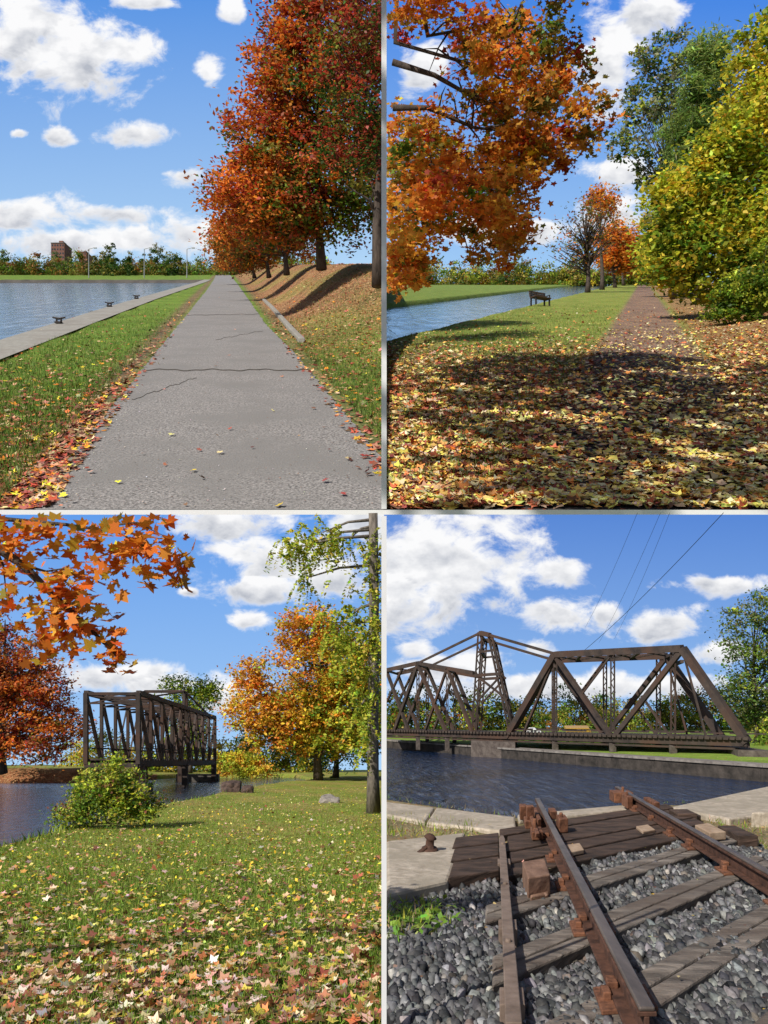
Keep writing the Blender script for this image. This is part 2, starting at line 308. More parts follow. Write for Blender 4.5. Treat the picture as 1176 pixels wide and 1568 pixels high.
def treeline(name,pl,X0,X1,D,h0,h1,pal,n,ls,H0=0.,r=1.6,dj=3.,npc=40,g=.5):
    bl=[]
    for i in range(n):
        X=X0+(X1-X0)*(i+rng.random())/n; d=D+dj*rng.normal(); h=h0+(h1-h0)*rng.random()**1.5; rr=r*(.6+.7*rng.random())
        b=pl.P(X,d,H0); K=pl.K
        for k in range(4):
            z=h*(.1+.24*k); w=rr*(1.1-.22*k); bl.append((b[0]+K*rng.normal()*rr*.25,b[1],b[2]+K*z,K*w,K*w,K*h*.2))
    c,lc,pos=crown(bl,n*16,npc,r*.24*pl.K); cc=pick(pal,np.zeros(len(c)),np.zeros(len(c)),g)*(.6+.8*rng.random(len(c)))[:,None]
    col=jitter(cc[lc],.25); k=clipm(pl,pos,.3); pos=pos[k]; col=col[k]
    return inst(name,T_LEAF,F_LEAF,pos,rots(len(pos)),ls*pl.K*(.6+.8*rng.random(len(pos))),col,LEAF)
FAR=[(OL,0,0,.8),(GR,0,0,.8),(DG,0,0,.6),((.4,.3,.07),0,0,.6),((.38,.16,.04),0,0,.2)]
treeline('distant_trees',A,-52,8,118,1.5,3.6,FAR,90,.28,r=1.6)
treeline('distant_trees',A,-20,-6,112,3.0,5.0,[(DG,0,0,1),(OL,0,0,.6)],14,.26,r=.8)
treeline('distant_trees',A,3,14,105,2.5,3.6,[(GR,0,0,1),(YG,0,0,.8),(OR,0,0,.3)],14,.28,r=1.5)
def building(name,pl,X,D,w,dep,h,floors,bays):
    K=pl.K; b=pl.P(X,D,0); br=Acc(); br.box((b[0],b[1],b[2]+K*h/2),(K*w,K*dep,K*h)); br.box((b[0]+K*w*.1,b[1],b[2]+K*h*1.09),(K*w*.3,K*dep*.5,K*h*.12))
    o1=br.obj('walls',surf('brick',(.16,.07,.05),(.26,.13,.1),scale=.5))
    r=Acc(); r.box((b[0],b[1],b[2]+K*h*1.014),(K*w*1.04,K*dep*1.04,K*h*.025)); o2=r.obj('roof',surf('roof',(.1,.1,.1),(.2,.2,.2)))
    wn=Acc()
    for i in range(floors):
        for k in range(bays): wn.box((b[0]-K*w/2+K*w*(k+.5)/bays,b[1]-K*dep/2,b[2]+K*h*(i+.5)/floors),(K*w/bays*.5,K*.03,K*h/floors*.45))
    o3=wn.obj('windows',surf('glass',(.02,.03,.04),(.05,.07,.09),rough=.15)); return group(name,tuple(b),[o1,o2,o3])
building('brick_apartment_building',A,-27.3,128,2.2,3,4.6,7,5)
building('brick_apartment_building',A,-23.6,130,1.3,3,3.2,5,3)
STEEL=surf('dark_steel',(.02,.018,.018),(.06,.05,.045),scale=3,metal=.3,rough=.6)
for X,D in ((-4.42,20.4),(-4.3,28.5),(-4.05,35)):
    K=15; b=A.P(X,D,.03); c=Acc(); c.box((b[0],b[1],b[2]+K*.02),(K*.16,K*.2,K*.04)); c.tube([(b[0]-K*.06,b[1],b[2]+K*.04),(b[0]-K*.06,b[1],b[2]+K*.14)],[K*.03,K*.025],8); c.tube([(b[0]+K*.06,b[1],b[2]+K*.04),(b[0]+K*.06,b[1],b[2]+K*.14)],[K*.03,K*.025],8)
    c.tube([(b[0]-K*.17,b[1],b[2]+K*.17),(b[0],b[1],b[2]+K*.13),(b[0]+K*.17,b[1],b[2]+K*.17)],[K*.02,K*.035,K*.02],8); c.obj('mooring_cleat',STEEL)
for X in (-16,-9.5,-4.5):
    K=15; b=A.P(X,90,0); c=Acc(); c.tube([tuple(b),(b[0],b[1],b[2]+K*3.4)],[K*.06,K*.04],6); c.tube([(b[0],b[1],b[2]+K*3.4),(b[0]+K*.6,b[1],b[2]+K*3.55)],[K*.035,K*.03],5); c.box((b[0]+K*.75,b[1],b[2]+K*3.54),(K*.35,K*.2,K*.08)); c.obj('street_lamp',surf('lamp_metal',(.3,.3,.3),(.45,.45,.45),metal=.5,rough=.5))
# ================================================================== B : leafy path, upper right
def hB(X,D):
    can=-1.2*ss(0,.3,-6.5-X)*(1-ss(0,.5,-15.5-X)); return can+.35*ss(1.6,5,X)+.02*np.sin(X*2.3)*np.sin(D*1.1)
def cB(X,D):
    sh=X.shape+(4,); g=np.broadcast_to(C4((.17,.23,.04),.35),sh); lit=np.broadcast_to(C4((.1,.07,.04),.9),sh); pth=np.broadcast_to(C4((.17,.125,.1),.55),sh)
    near=1-ss(11,21,D+1.2*np.sin(X*1.3)); c=cmix(g,lit,near)  # near ground turns to leaf litter, its colour darkened for canopy shade
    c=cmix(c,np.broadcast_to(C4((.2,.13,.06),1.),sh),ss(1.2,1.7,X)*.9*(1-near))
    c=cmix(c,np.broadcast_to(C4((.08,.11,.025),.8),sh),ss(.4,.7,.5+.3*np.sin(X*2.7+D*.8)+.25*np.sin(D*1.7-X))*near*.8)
    p=ss(-1.25,-.85,X)*(1-ss(1.0,1.4,X)); c=cmix(c,pth,p); c=cmix(c,np.broadcast_to(C4((.06,.052,.05),.3),sh),p*near)  # near path colour darkened to stand in for foreground shade
    c=cmix(c,np.broadcast_to(C4((.14,.2,.04),.1),sh),(X<-15.5)*1.)
    return cmix(c,np.broadcast_to(C4((.07,.06,.05),.2),sh),((X<-6.6)&(X>-15.6))*1.)
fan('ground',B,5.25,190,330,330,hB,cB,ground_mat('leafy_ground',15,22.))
fan('canal_water',B,10,180,3,40,lambda X,D:0*X-.3,None,water_mat('canal_water_b',15,(.05,.1,.16),2.,.6,sy=.2),f1=.34)
BF=[((.45,.12,.05),0,0,.8),((.68,.28,.07),0,0,.9),((.66,.5,.28),0,0,.9),((.7,.52,.1),0,0,.6),(BR,0,0,.9),(DRED,0,0,.5)]
scatter('fallen_leaves',B,33000,5.3,40,1.6,lambda X,D:(X>-6.4)*np.where((X>-.9)&(X<1.1),.28*(1-.3*ss(12,30,D)),.8-.65*ss(13,24,D)*(X<0)),hB,.09,BF,T_LOBE,F_LOBE,FALLEN,fmax=.52,tilt=.45,lift=.02,jit=.35)
scatter('yellow_leaves',B,9000,5.3,24,1.6,lambda X,D:(X>-6.4)*np.where(X<-1,.4,1),hB,.085,[((.75,.58,.14),0,0,1),((.7,.58,.3),0,0,1),((.5,.35,.1),0,0,.6)],T_LEAF,F_LEAF,FALLEN,fmax=.52,tilt=.35,lift=.03)
scatter('grass',B,55000,6,45,1.3,lambda X,D:((X<-1.2)&(X>-6.4))*(.3+.7*ss(10,20,D)),hB,.08,GP,T_BLADE,F_BLADE,BLADE,tilt=.5,lift=0,up=True,fmax=.52)
BM=[(OR,0,-.2,1.0),(LOR,-.2,0,1.1),((.5,.25,.04),0,.2,.6),(GR,.3,-.1,.2),(OL,.3,.2,.5),(YE,0,-.3,.2),(RED,.2,.1,0.)]
# spreading maple whose limbs reach over the path; trunk stands behind and right of the viewer
def bm():
    D=12.; K=15; e=B.P(0,D,1.6); px=.0102
    bl=[]
    for az,el,ra,re in ((-3.5,3.9,.55,.35),(-2.6,3.9,.6,.3),(-1.6,4.0,.6,.3),(-1.25,3.2,.45,.45),(-2.2,3.0,.6,.5),(-3.3,2.5,.7,.45),(-1.7,2.3,.6,.4),(-2.7,1.8,.75,.5),(-3.6,1.4,.4,.7),(-2.1,1.3,.45,.4),(-2.9,.8,.7,.4),(-2.35,.35,.4,.35),(-3.65,.3,.35,.4),(-1.15,1.95,.3,.2),(-3.75,-.05,.35,.2),(-1.9,1.9,.4,.3)):
        bl.append((e[0]+K*az*100*px,e[1]+K*rng.normal()*.6,e[2]+K*el*100*px,K*ra*100*px,K*1.2,K*re*100*px))
    c,lc,pos=crown(bl,500,46,.12*K)
    # leaf clusters added overhead, out of view, to shade the foreground
    n2=470; gx=rng.random(n2)*8.2-5.4; gy=rng.random(n2)*9.5-1.4; c2=np.stack([gx*K,gy*K,(8.2+.31*gy+rng.random(n2)*1.6)*K],-1)
    edge=(gy<7.0+.9*np.sin(gx*1.7)); c2=c2[edge]; lc2=np.repeat(np.arange(len(c2)),20); pos2=c2[lc2]+rng.normal(size=(len(lc2),3))*K*.17
    cc=pick(BM,(c[:,0]-c[:,0].mean())/40,(c[:,2]-c[:,2].mean())/40); col=jitter(cc[lc],.25); k=clipm(B,pos,.5)
    cc2=pick(BM,np.zeros(len(c2)),np.zeros(len(c2))); col2=jitter(cc2[lc2],.25)
    fo=inst('foliage',T_LOBE,F_LOBE,pos[k],rots(k.sum(),.9),.09*K*(.6+.8*rng.random(k.sum())),col[k],LEAF)
    f2=inst('overhead_shade_foliage',T_LEAF,F_LEAF,pos2,rots(len(pos2),.6),.3*K*(.6+.8*rng.random(len(pos2))),col2,LEAF)
    ac=Acc(); ac.tube([(50,-62,-26),(48,-58,40),(40,-50,110)],[7,5,3.5],10)
    hub=Vector((40,-50,110)); ac.tube([hub,(25,0,135),(15,60,150),(8,150,155),(4,180,146)],[3.5,2.8,2.2,1.2,.9],8)
    hub2=Vector((4,180,146))
    W=lambda az,el,d=0.: Vector((e[0]+K*az*100*px,e[1]+d*K,e[2]+K*el*100*px))
    for path in ([hub2,W(-3.8,3.6),W(-2.4,3.2),W(-1.5,2.7,.3)],[hub2,W(-3.3,3.7),W(-2.2,3.9),W(-1.5,3.3)],[W(-3.85,2.6),W(-3.3,2.6),W(-2.6,2.3),W(-1.8,2.2)],[W(-3.88,1.7),W(-3.4,1.8),W(-2.8,1.5),W(-2.2,1.3)],[W(-3.88,1.1),W(-3.4,1.),W(-2.9,.8),W(-2.4,.5)],[W(-3.88,3.3),W(-3.2,3.1),W(-2.5,2.7),W(-1.9,2.7)]):
        pp=[Vector((max(p.x,2.),p.y,p.z)) for p in path]; ac.tube(pp,[.75,.55,.35,.1],6)
        for _ in range(9):
            t=rng.random()*1.9; a=pp[1+int(t)].lerp(pp[2+int(t)],t-int(t)); b=a+Vector((np.clip(rng.normal(),-1.3,1.3)*6.5,rng.normal()*4,np.clip(rng.normal(),-1.3,1.3)*5.5)); b.x=max(b.x,2)
            ac.tube([a,a.lerp(b,.5)+Vector((0,0,1.2)),b],[.28,.18,.06],5)
    group('maple_tree',(50,-62,-26),[fo,f2,ac.obj('trunk_and_limbs',BARKG,smooth=True)])
bm()
YGP=[(YE,.1,.6,1.05),(YG,0,.1,1.2),(GR,.1,-.5,.6),(DG,.2,-.7,-.2),((.66,.6,.06),-.2,.2,1.1)]
tree('yellow_maple_tree',B,3.2,29,.2,.14,[(-.5,0,2.5,2.2,1.6,2.0),(1,0,5.7,2.0,1.6,2.7),(1.5,0,9.2,1.2,1.2,2.2),(-1.5,0,4.2,1.3,1.3,1.4),(-2.2,0,2.4,.8,1,1.3),(1.2,-.5,2.2,1.6,1.5,2.2),(-.3,0,5.8,1.2,1,1.0)],800,54,.3,.21,YGP,limbs=30,g=.7)
tree('understory_shrub',B,3.8,24.5,.1,.05,[(-.5,0,.9,.9,.8,.8),(.5,0,1.5,.9,.9,1.3),(-1.2,.3,.6,.5,.5,.5)],170,60,.16,.12,[(GR,0,0,.9),(DG,0,-.3,.3),(YG,0,.5,.9)],limbs=10)
tree('pine_tree',B,3.0,42,.2,.2,[(0,0,4,1.8,1.5,1.5),(.2,0,7.4,1.7,1.6,1.5),(-.5,0,9.4,1.5,1.4,1.0),(.6,0,11.6,1.5,1.5,1.2),(.6,0,13.6,1.1,1.2,1.0),(1.8,0,9,1.6,1.4,2),(-.9,0,6.4,1.3,1.2,.8)],430,65,.3,.42,[((.2,.3,.08),0,0,1),((.32,.42,.1),0,.3,.9),(GR,0,-.3,.3)],T=T_NEEDLE,limbs=30)
tree('poplar_tree',B,1.9,52,.2,.16,[(-1.6,0,13.,1.6,1.5,2.2),(-.2,0,16.5,1.8,1.6,1.4),(-3.0,0,10.4,1.2,1.2,1.0),(-1.2,0,9.2,1.5,1.3,1.4),(.6,0,13.4,1.6,1.2,2.2),(-2.2,0,16.,1.0,1,1),(0,0,6,1.6,1.2,2),(-1.9,0,7.6,.6,.6,.7)],220,28,.3,.28,[((.22,.26,.11),0,0,1),((.36,.37,.22),0,0,.7),(DG,0,0,.4),(YG,0,0,.3)],limbs=70,top=.9)
tree('yellow_birch_tree',B,2.4,62,.2,.2,[(0,0,5,2.5,2,3),(-1.6,0,3,1.2,1.2,2),(1.6,0,7,2.5,2,3)],320,50,.4,.38,YGP)
tree('bare_tree',B,-6.0,82,0,.27,[(0,0,6.2,3.8,2,2.6),(-1.5,0,4.2,3,2,1.4),(.6,0,8.6,2.2,2,2.)],170,8,.6,.3,[(OL,0,0,.9),(OR,0,0,.4),(BR,0,0,.6)],limbs=150,top=.8)
tree('maple_tree',B,-4.6,120,0,.3,[(0,0,6,3.2,2,3.4),(2.6,0,5,2.4,2,2.6)],170,50,.6,.5,[(OR,0,0,1),(LOR,0,0,.7),(BR,0,0,.3)])
tree('maple_tree',B,-4.,150,0,.3,[(0,0,8,4.,2,4.4),(4.,0,5,3.4,2,3)],170,50,.7,.6,[(OR,0,0,1),(LOR,0,0,.6),(OL,0,0,.3)])
tree('maple_tree',B,-5.5,100,0,.3,[(.5,1,11.5,2.2,2,2.4)],50,34,.5,.42,[(OR,0,0,1),(LOR,0,0,.8)],limbs=8)
treeline('distant_trees',B,-75,12,172,2.5,6.5,FAR+[(YE,0,0,.1),(YG,0,0,.7)],80,.5,r=3.)
def bench(pl,X,D):
    K=pl.K; b=pl.P(X,D,0); w=Acc(); m=Acc(); ry=.5
    R=Matrix.Rotation(ry,4,'Z')
    def bx(ac,c,d): 
        v=R@Vector(c); ac.box((b[0]+K*v.x,b[1]+K*v.y,b[2]+K*v.z),[K*t for t in d],ry)
    for i in range(4): bx(w,(0,-.2+i*.13,.45),(1.15,.1,.05))
    for i in range(3): bx(w,(0,.27+.02*i,.56+i*.13),(1.15,.04,.1))
    for x in(-.48,.48):
        bx(m,(x,-.18,.21),(.07,.07,.42)); bx(m,(x,.24,.42),(.07,.07,.84)); bx(m,(x,.02,.41),(.06,.46,.035)); bx(m,(x,.0,.62),(.06,.44,.04)); bx(m,(x,-.2,.53),(.05,.05,.2))
    group('park_bench',tuple(b),[w.obj('seat_and_back_slats',surf('bench_wood',(.05,.03,.02),(.12,.07,.045),scale=1)),m.obj('legs_and_arms',STEEL)])
bench(B,-5.75,43)
# ================================================================== C : lawn by the river, lower left
Cs=interp([4,12,14.3,17.1,26.9,40,59,64,70,130],[-6,-4.7,-3.64,-3.2,-1.37,1.7,6.5,9,11,12])
Cf=lambda X:66+20*ss(-9,0,X)
def hC(X,D):
    w=ss(0,.35,Cs(D)-X)*(1-ss(0,1.2,D-Cf(X))); far=ss(0,3,D-Cf(X))
    return -1.1*w+.75*far*(X<Cs(D))*(1-ss(-10,-4,X))+.05*np.sin(X*.9)*np.sin(D*.35)+.2*far
def cC(X,D):
    sh=X.shape+(4,); g=np.broadcast_to(C4((.22,.28,.045),.3),sh); n=np.broadcast_to(C4((.17,.24,.045),.3),sh)
    c=cmix(g,n,1-ss(5,12,D)); c=cmix(c,np.broadcast_to(C4((.34,.28,.09),.7),sh),ss(.35,.8,.5+.3*np.sin(X*1.7+D*.3)+.25*np.sin(D*.9-X))*ss(9,20,D)*.5)
    c=cmix(c,np.broadcast_to(C4((.2,.09,.04),.6),sh),((D>Cf(X)-2)&(X<-4))*(1-ss(1.5,5,D-Cf(X)))*1.)
    return cmix(c,np.broadcast_to(C4((.05,.05,.03),.1),sh),ss(-.05,.3,Cs(D)-X)*(D<Cf(X)))
fan('ground',C,4.4,118,330,330,hC,cC,ground_mat('lawn_ground',1,17.))
fan('river_water',C,12,100,3,40,lambda X,D:0*X-.3,None,water_mat('river_water',1,(.02,.035,.055),3.,.7,.08,.2,.4,sy=.2),f1=.75)
nearC=lambda X,D:(X>Cs(D)+.15)*(.22+.6*(1-ss(4.6,9.5,D)))*(.3+.7*(np.sin(X*2.1+.5*D)*np.sin(D*1.3-X)*.5+.5))
CF=[((.4,.13,.08),0,0,.8),(BR,0,0,.7),((.62,.42,.28),0,0,1.3),((.7,.52,.4),0,0,.8),((.55,.22,.08),0,0,.5),((.65,.5,.1),0,0,.4)]
scatter('fallen_leaves',C,19000,4.5,45,1.3,nearC,hC,.082,CF,T_LOBE,F_LOBE,FALLEN,fmax=.54,tilt=.55,lift=.04)
scatter('yellow_leaves',C,14000,6,50,1.,lambda X,D:(X>Cs(D)+.1)*.8,hC,.055,[(YE,0,0,.8),(TAN,0,0,1),((.6,.55,.15),0,0,.6)],T_LEAF,F_LEAF,FALLEN,fmax=.54,tilt=.5,lift=.04)
scatter('grass',C,140000,4.5,40,1.6,lambda X,D:(X>Cs(D)+.05)*1.,hC,.062,[((.2,.32,.045),0,0,1),((.3,.42,.06),0,0,1.),((.12,.2,.03),0,0,.5),((.4,.38,.12),0,0,0)],T_BLADE,F_BLADE,BLADE,tilt=.6,lift=0,up=True,fmax=.54)
scatter('bank_grass',C,22000,11,60,1.,lambda X,D:np.exp(-((X-Cs(D)-.15)/.25)**2),hC,.17,[(GR,0,0,1),(YG,0,0,.4),(DG,0,0,.5)],T_BLADE,F_BLADE,BLADE,tilt=.4,lift=0,up=True,fmax=.54)
tree('maple_tree',C,-15.6,62,.7,.35,[(0,0,4.2,6.2,3,3.2),(-1,0,8.5,4.8,3,3.2),(3.4,0,3.4,3.3,2.5,2.6),(1.8,0,7.0,3.2,2.5,2.4),(-2,0,11.6,2.6,2,2.2)],560,54,.42,.27,[(OR,.5,-.2,.8),(RED,0,.2,.6),(DRED,-.3,.6,.3),((.55,.2,.07),0,0,.9),(OL,0,-.3,.2)],limbs=90,top=.9)
tree('maple_tree',C,10.0,62,0,.36,[(0,0,4.6,5.2,3,2.6),(-2.6,0,6.,4.6,3,3.0),(.2,0,9.4,4.2,3,3.2),(3.4,0,5.2,3.4,2.5,3),(-4.6,0,5.4,3.0,2.5,2.2),(-1,0,12.,2.4,2,2.),(-5.6,0,8.6,1.4,1.5,1.3),(2.5,0,9.5,3,2.5,2.5)],850,54,.42,.28,[(OR,-.6,.6,.45),(LOR,-.7,.3,1.),(YE,-.1,0,1.),(YG,.5,-.3,.7),(GR,.8,-.6,.2),((.6,.32,.05),0,.2,.3)],limbs=50,top=.9)
tree('maple_tree',C,13.0,72,0,.3,[(0,0,3.6,4.4,3,2.6),(2,0,7,4.4,3,3)],240,50,.5,.3,[(GR,0,0,.8),(DG,0,-.3,.9),(YG,0,.3,.4)],limbs=20)
LOC=[(YG,-.1,.2,1.),((.6,.55,.07),-.2,.3,.8),(GR,.2,-.3,.4)]
def locust():
    X,D=5.55,24; px=.0204; b=C.P(X,D,0); ac=Acc(); pts=[];rad=[]
    for i in range(9): t=i/8; pts.append((b[0]-.02*math.sin(t*7),b[1],b[2]-.1+t*(abs(b[2])-.0))); rad.append(.19-.05*t+(.05 if i==0 else 0))
    pts[-1]=(pts[-1][0],pts[-1][1],-.03); ac.tube(pts,rad,12); P_=[]
    for az,el,ra,re,n in ((1.75,3.35,.45,.25,9),(1.45,3.25,.3,.15,6),(1.9,3.5,.25,.2,6),(1.65,2.8,.12,.3,4),(2.3,3.4,.5,.2,9),(2.7,2.9,.15,.5,8),(2.3,2.2,.3,.45,14),(2.5,1.8,.35,.4,14),(2.05,1.95,.12,.4,5),(2.6,1.2,.2,.35,9),(2.45,.8,.2,.3,7),(2.75,2.2,.15,.5,8),(2.6,.4,.15,.2,4)):
        hub=Vector((b[0]+ (az-2.68)*100*px,24,b[2]+1.6+el*100*px)); st=Vector((pts[0][0],24,min(hub.z+.4,-.1))); mid=st.lerp(hub,.5)+Vector((0,0,.12)); mid.z=min(mid.z,-.05); ac.tube([st,mid,(hub.x,hub.y,min(hub.z,-.05))],[.06,.04,.02],5)
        for _ in range(n*3):
            c=hub+Vector((rng.normal()*ra*.6*100*px,rng.normal()*.5,rng.normal()*re*.6*100*px)); ln=.5+.5*rng.random(); a=rng.random()*6.28
            for k in range(14):
                t=k/13; p=c+Vector((math.cos(a)*ln*.5*t,math.sin(a)*ln*.5*t,-ln*t*t*.9))
                for s_ in(-1,1): P_.append(tuple(p+Vector((-math.sin(a)*s_*.06,math.cos(a)*s_*.06,rng.normal()*.02))))
    P_=np.array(P_); k=clipm(C,P_,.5); P_=P_[k]; n=len(P_); col=jitter(pick(LOC,np.zeros(n),np.zeros(n),.5),.25)
    group('locust_tree',tuple(b),[inst('foliage',T_LEAF,F_LEAF,P_,rots(n,.9),.14*(.6+.7*rng.random(n)),col,LEAF),ac.obj('trunk_and_limbs',surf('bark_light',(.07,.06,.05),(.26,.22,.18),scale=9,bump=.8,dist=.05,stretch=(1,1,.25)),smooth=True)])
locust()
tree('riverbank_shrub',C,-2.15,18.3,-.1,.03,[(0,0,.6,.85,.6,.5),(-.7,0,.4,.55,.5,.4),(.5,.1,.9,.6,.5,.5),(-.2,0,1.1,.5,.5,.4),(.9,0,.6,.35,.4,.4),(.2,0,1.5,.35,.3,.3)],230,46,.12,.08,[(YG,0,.4,.9),((.5,.5,.08),0,.5,.6),(GR,0,-.3,.9),(DG,0,-.6,.3),((.3,.14,.06),0,0,-.2)],limbs=40)
# maple standing left of the view, one long bough reaching in
def nearbough():
    ac=Acc(); g0=(-9.5,2.2,-1.6-.324*2.2-.1); ac.tube([g0,(-9.45,2.2,-1),(-9.5,2.3,.6),(-9.3,2.4,2.2)],[.24,.19,.16,.1],12)
    W=lambda az,el,d=4.4:Vector((-.2449*d+az*.085*d,d,-.324*d+el*.085*d))
    bo=[[(-9.5,2.3,.2),(-6.5,3.4,.5),(-3.6,4.2,.1),W(-3.1,3.3),W(-2.65,3.0),W(-2.2,2.55),W(-1.7,2.1),W(-1.2,1.6)],[W(-2.65,3.0),W(-2.3,2.9),W(-2.0,2.95),W(-1.8,2.8)],[(-6.5,3.4,.5),(-3.4,4.0,.25),W(-2.9,3.7),W(-2.0,3.62),W(-1.2,3.5),W(-.6,3.2)],[W(-3.1,3.3),W(-2.95,3.0),W(-2.9,2.5)],[W(-2.2,2.55),W(-2.1,2.1),W(-2.15,1.9)],[W(-1.4,3.6),W(-.9,3.65),W(-.5,3.45)]]
    hubs=[]
    for p in bo:
        p=[Vector(v) for v in p]; n=len(p); r=.045 if n>7 else (.022 if n>5 else .01); ac.tube(p,[r*(1-.85*i/(n-1)) for i in range(n)],6)
    for az,el,r,n in ((-2.9,3.5,.22,45),(-2.6,3.65,.22,45),(-2.3,3.5,.12,14),(-1.7,3.6,.2,34),(-1.2,3.5,.25,55),(-.85,3.35,.22,46),(-.55,3.1,.18,36),(-.3,2.85,.1,14),(-1.3,3.1,.16,10),(-2.95,2.4,.2,34),(-2.1,2.65,.15,26),(-1.75,2.75,.15,22),(-2.2,2.2,.18,34),(-1.75,2.2,.18,40),(-1.55,1.85,.17,36),(-1.15,1.6,.12,20),(-2.3,1.8,.14,26),(-2.75,3.1,.2,20),(-1.95,2.4,.15,22)):
        c=np.array(W(az,el)); n=int(n*1.4); hubs.append(c+rng.normal(size=(n,3))*np.array([1,1.2,1.15])*r*.085*4.4*1.15)
    out=np.stack([-8.2+rng.normal(size=500)*1.2,2.8+rng.normal(size=500)*1.2,1.7+rng.normal(size=500)*.8],-1)
    inn=np.concatenate(hubs); inn=inn[clipm(C,inn)&(inn[:,2]<-.035)]; P_=np.concatenate([inn,out[out[:,0]<-5.5]]); n=len(P_)
    col=jitter(pick([(OR,0,0,1.2),(LOR,0,0,1.),((.78,.18,.03),0,0,.7),(YE,0,0,.3),((.4,.3,.05),0,0,.1)],np.zeros(n),np.zeros(n),.5),.22)
    group('maple_tree',g0,[inst('foliage',T_MAPLE,F_MAPLE,P_,rots(n,1.0),.08*(.6+.7*rng.random(n)),col,LEAF),ac.obj('trunk_and_limbs',BARK,smooth=True)])
nearbough()
def rock(name,pl,X,D,sx,sz,col,H0=0.,seed=0):
    bpy.ops.mesh.primitive_ico_sphere_add(subdivisions=3,radius=1); o=bpy.context.object; o.name=name; b=pl.P(X,D,H0)
    for v in o.data.vertices:
        n=mnoise.noise(v.co*1.3+Vector((seed,0,0)))*.45+mnoise.noise(v.co*4+Vector((seed,5,0)))*.12
        c=v.co*(1+n); c=Vector([math.copysign(min(abs(t),.8),t) for t in c]); v.co=Vector((c.x*sx,c.y*sx*.8,c.z*sz))*pl.K
    o.location=tuple(b); o.data.materials.append(col); return o
RK=surf('rock_brown',(.03,.022,.02),(.14,.09,.07),scale=5,bump=.8,dist=.06); RG=surf('rock_grey',(.16,.14,.12),(.38,.34,.3),scale=5,bump=.8,dist=.06)
rock('boulder',C,1.75,38.5,.6,.45,RK,.2,1); rock('boulder',C,2.55,38,.36,.28,RK,.12,4); rock('flat_rock',C,5.0,28.8,.48,.24,RG,.07,9)
BST=surf('rusty_bridge_steel',(.03,.024,.023),(.085,.062,.05),scale=2.,rough=.75,bump=.3,c3=(.09,.05,.035),scale3=.4)
def bridgeC():
    a=Acc(); n=9; H=4.05; dk=1.45
    def pt(side,t,h): return C.P(-6.3+5.0*t+side*3.0,44+25*t,dk+h)
    for s_ in(0,1):
        for i in range(n):
            t0,t1=i/n,(i+1)/n
            a.beam(pt(s_,t0,0),pt(s_,t1,0),.24,.34)
            if i==0: a.beam(pt(s_,0,0),pt(s_,0,H),.24)
            a.beam(pt(s_,t0,H),pt(s_,t1,H),.26)
            a.beam(pt(s_,t1,0),pt(s_,t1,H),.26 if i==n-1 else .18)
            if i<n//2: a.beam(pt(s_,t0,H),pt(s_,t1,0),.17)
            else: a.beam(pt(s_,t0,0),pt(s_,t1,H),.17)
            if i in(2,3,4,5,6): a.beam(pt(s_,t0,0 if i<n//2 else H),pt(s_,t1,H if i<n//2 else 0),.09)
            a.beam(pt(s_,t0,.9),pt(s_,t1,.9),.07)
    for i in range(n+1):
        t=i/n
        a.beam(pt(0,t,H-.05),pt(1,t,H-.05),.14); a.beam(pt(0,t,H-.6),pt(1,t,H-.6),.09); a.beam(pt(0,t,H-.1),pt(1,t,H-.62),.06); a.beam(pt(1,t,H-.1),pt(0,t,H-.62),.06); a.beam(pt(0,t,-.1),pt(1,t,-.1),.2)
        if i<n:
            a.beam(pt(0,t,H),pt(1,t+1/n,H),.07); a.beam(pt(1,t,H),pt(0,t+1/n,H),.07)
    for s_ in(0,1):
        for t in(.44,.56): a.beam(pt(s_,t,0),pt(s_,.49 if t<.5 else .51,H+1.2),.2)
        a.beam(pt(s_,.5,H+1.2),pt(s_,.11,H),.1); a.beam(pt(s_,.5,H+1.2),pt(s_,.89,H),.1)
        for t in (0.02,.5,.98): a.beam(pt(s_,t,-.1),pt(s_,t,-2.2),.4)
    a.beam(pt(0,.5,H+1.2),pt(1,.5,H+1.2),.18)
    st=a.obj('trusses',BST)
    d=Acc()
    for i in range(40):
        t=i/40; d.hexa([pt(0,t,.18),pt(1,t,.18),pt(1,t+.017,.18),pt(0,t+.017,.18)],[pt(0,t,.28),pt(1,t,.28),pt(1,t+.017,.28),pt(0,t+.017,.28)])
    dd=d.obj('deck',surf('deck_timber',(.04,.03,.025),(.12,.09,.07),scale=3))
    p=Acc(); p.prism(C,[(-6.8,43.4),(-2.7,43.4),(-2.5,45),(-6.6,45)],-1,.35); p.prism(C,[(-1.8,69),(2.,69),(2.2,71),(-1.6,71)],-1,.4)
    group('steel_truss_bridge',tuple(pt(0,.5,0)),[st,dd,p.obj('abutments',surf('dark_abutment',(.05,.045,.04),(.16,.14,.12),scale=3))])
bridgeC()
YFAR=[(YE,0,0,.5),(YG,0,0,1),(GR,0,0,.5),(OL,0,0,.8),((.55,.38,.07),0,0,.8)]
treeline('distant_trees',C,-16,16,96,2.8,6.0,YFAR,46,.3,H0=.2,r=1.9,dj=2)
treeline('distant_trees',C,2,8,84,2.,4.0,[(YE,0,0,.8),(YG,0,0,.8),(LOR,0,0,.3)],9,.26,H0=.2,r=1.2,dj=1)
tree('poplar_tree',C,-.6,88,.2,.25,[(0,0,8,2.8,2,2.6),(-1.5,0,10,1.6,1.6,1.6),(1.8,0,9.4,1.3,1.5,1.8),(0,0,4.5,2.4,2,2)],190,36,.5,.32,[(YG,0,0,.8),(GR,0,0,1)],limbs=30)
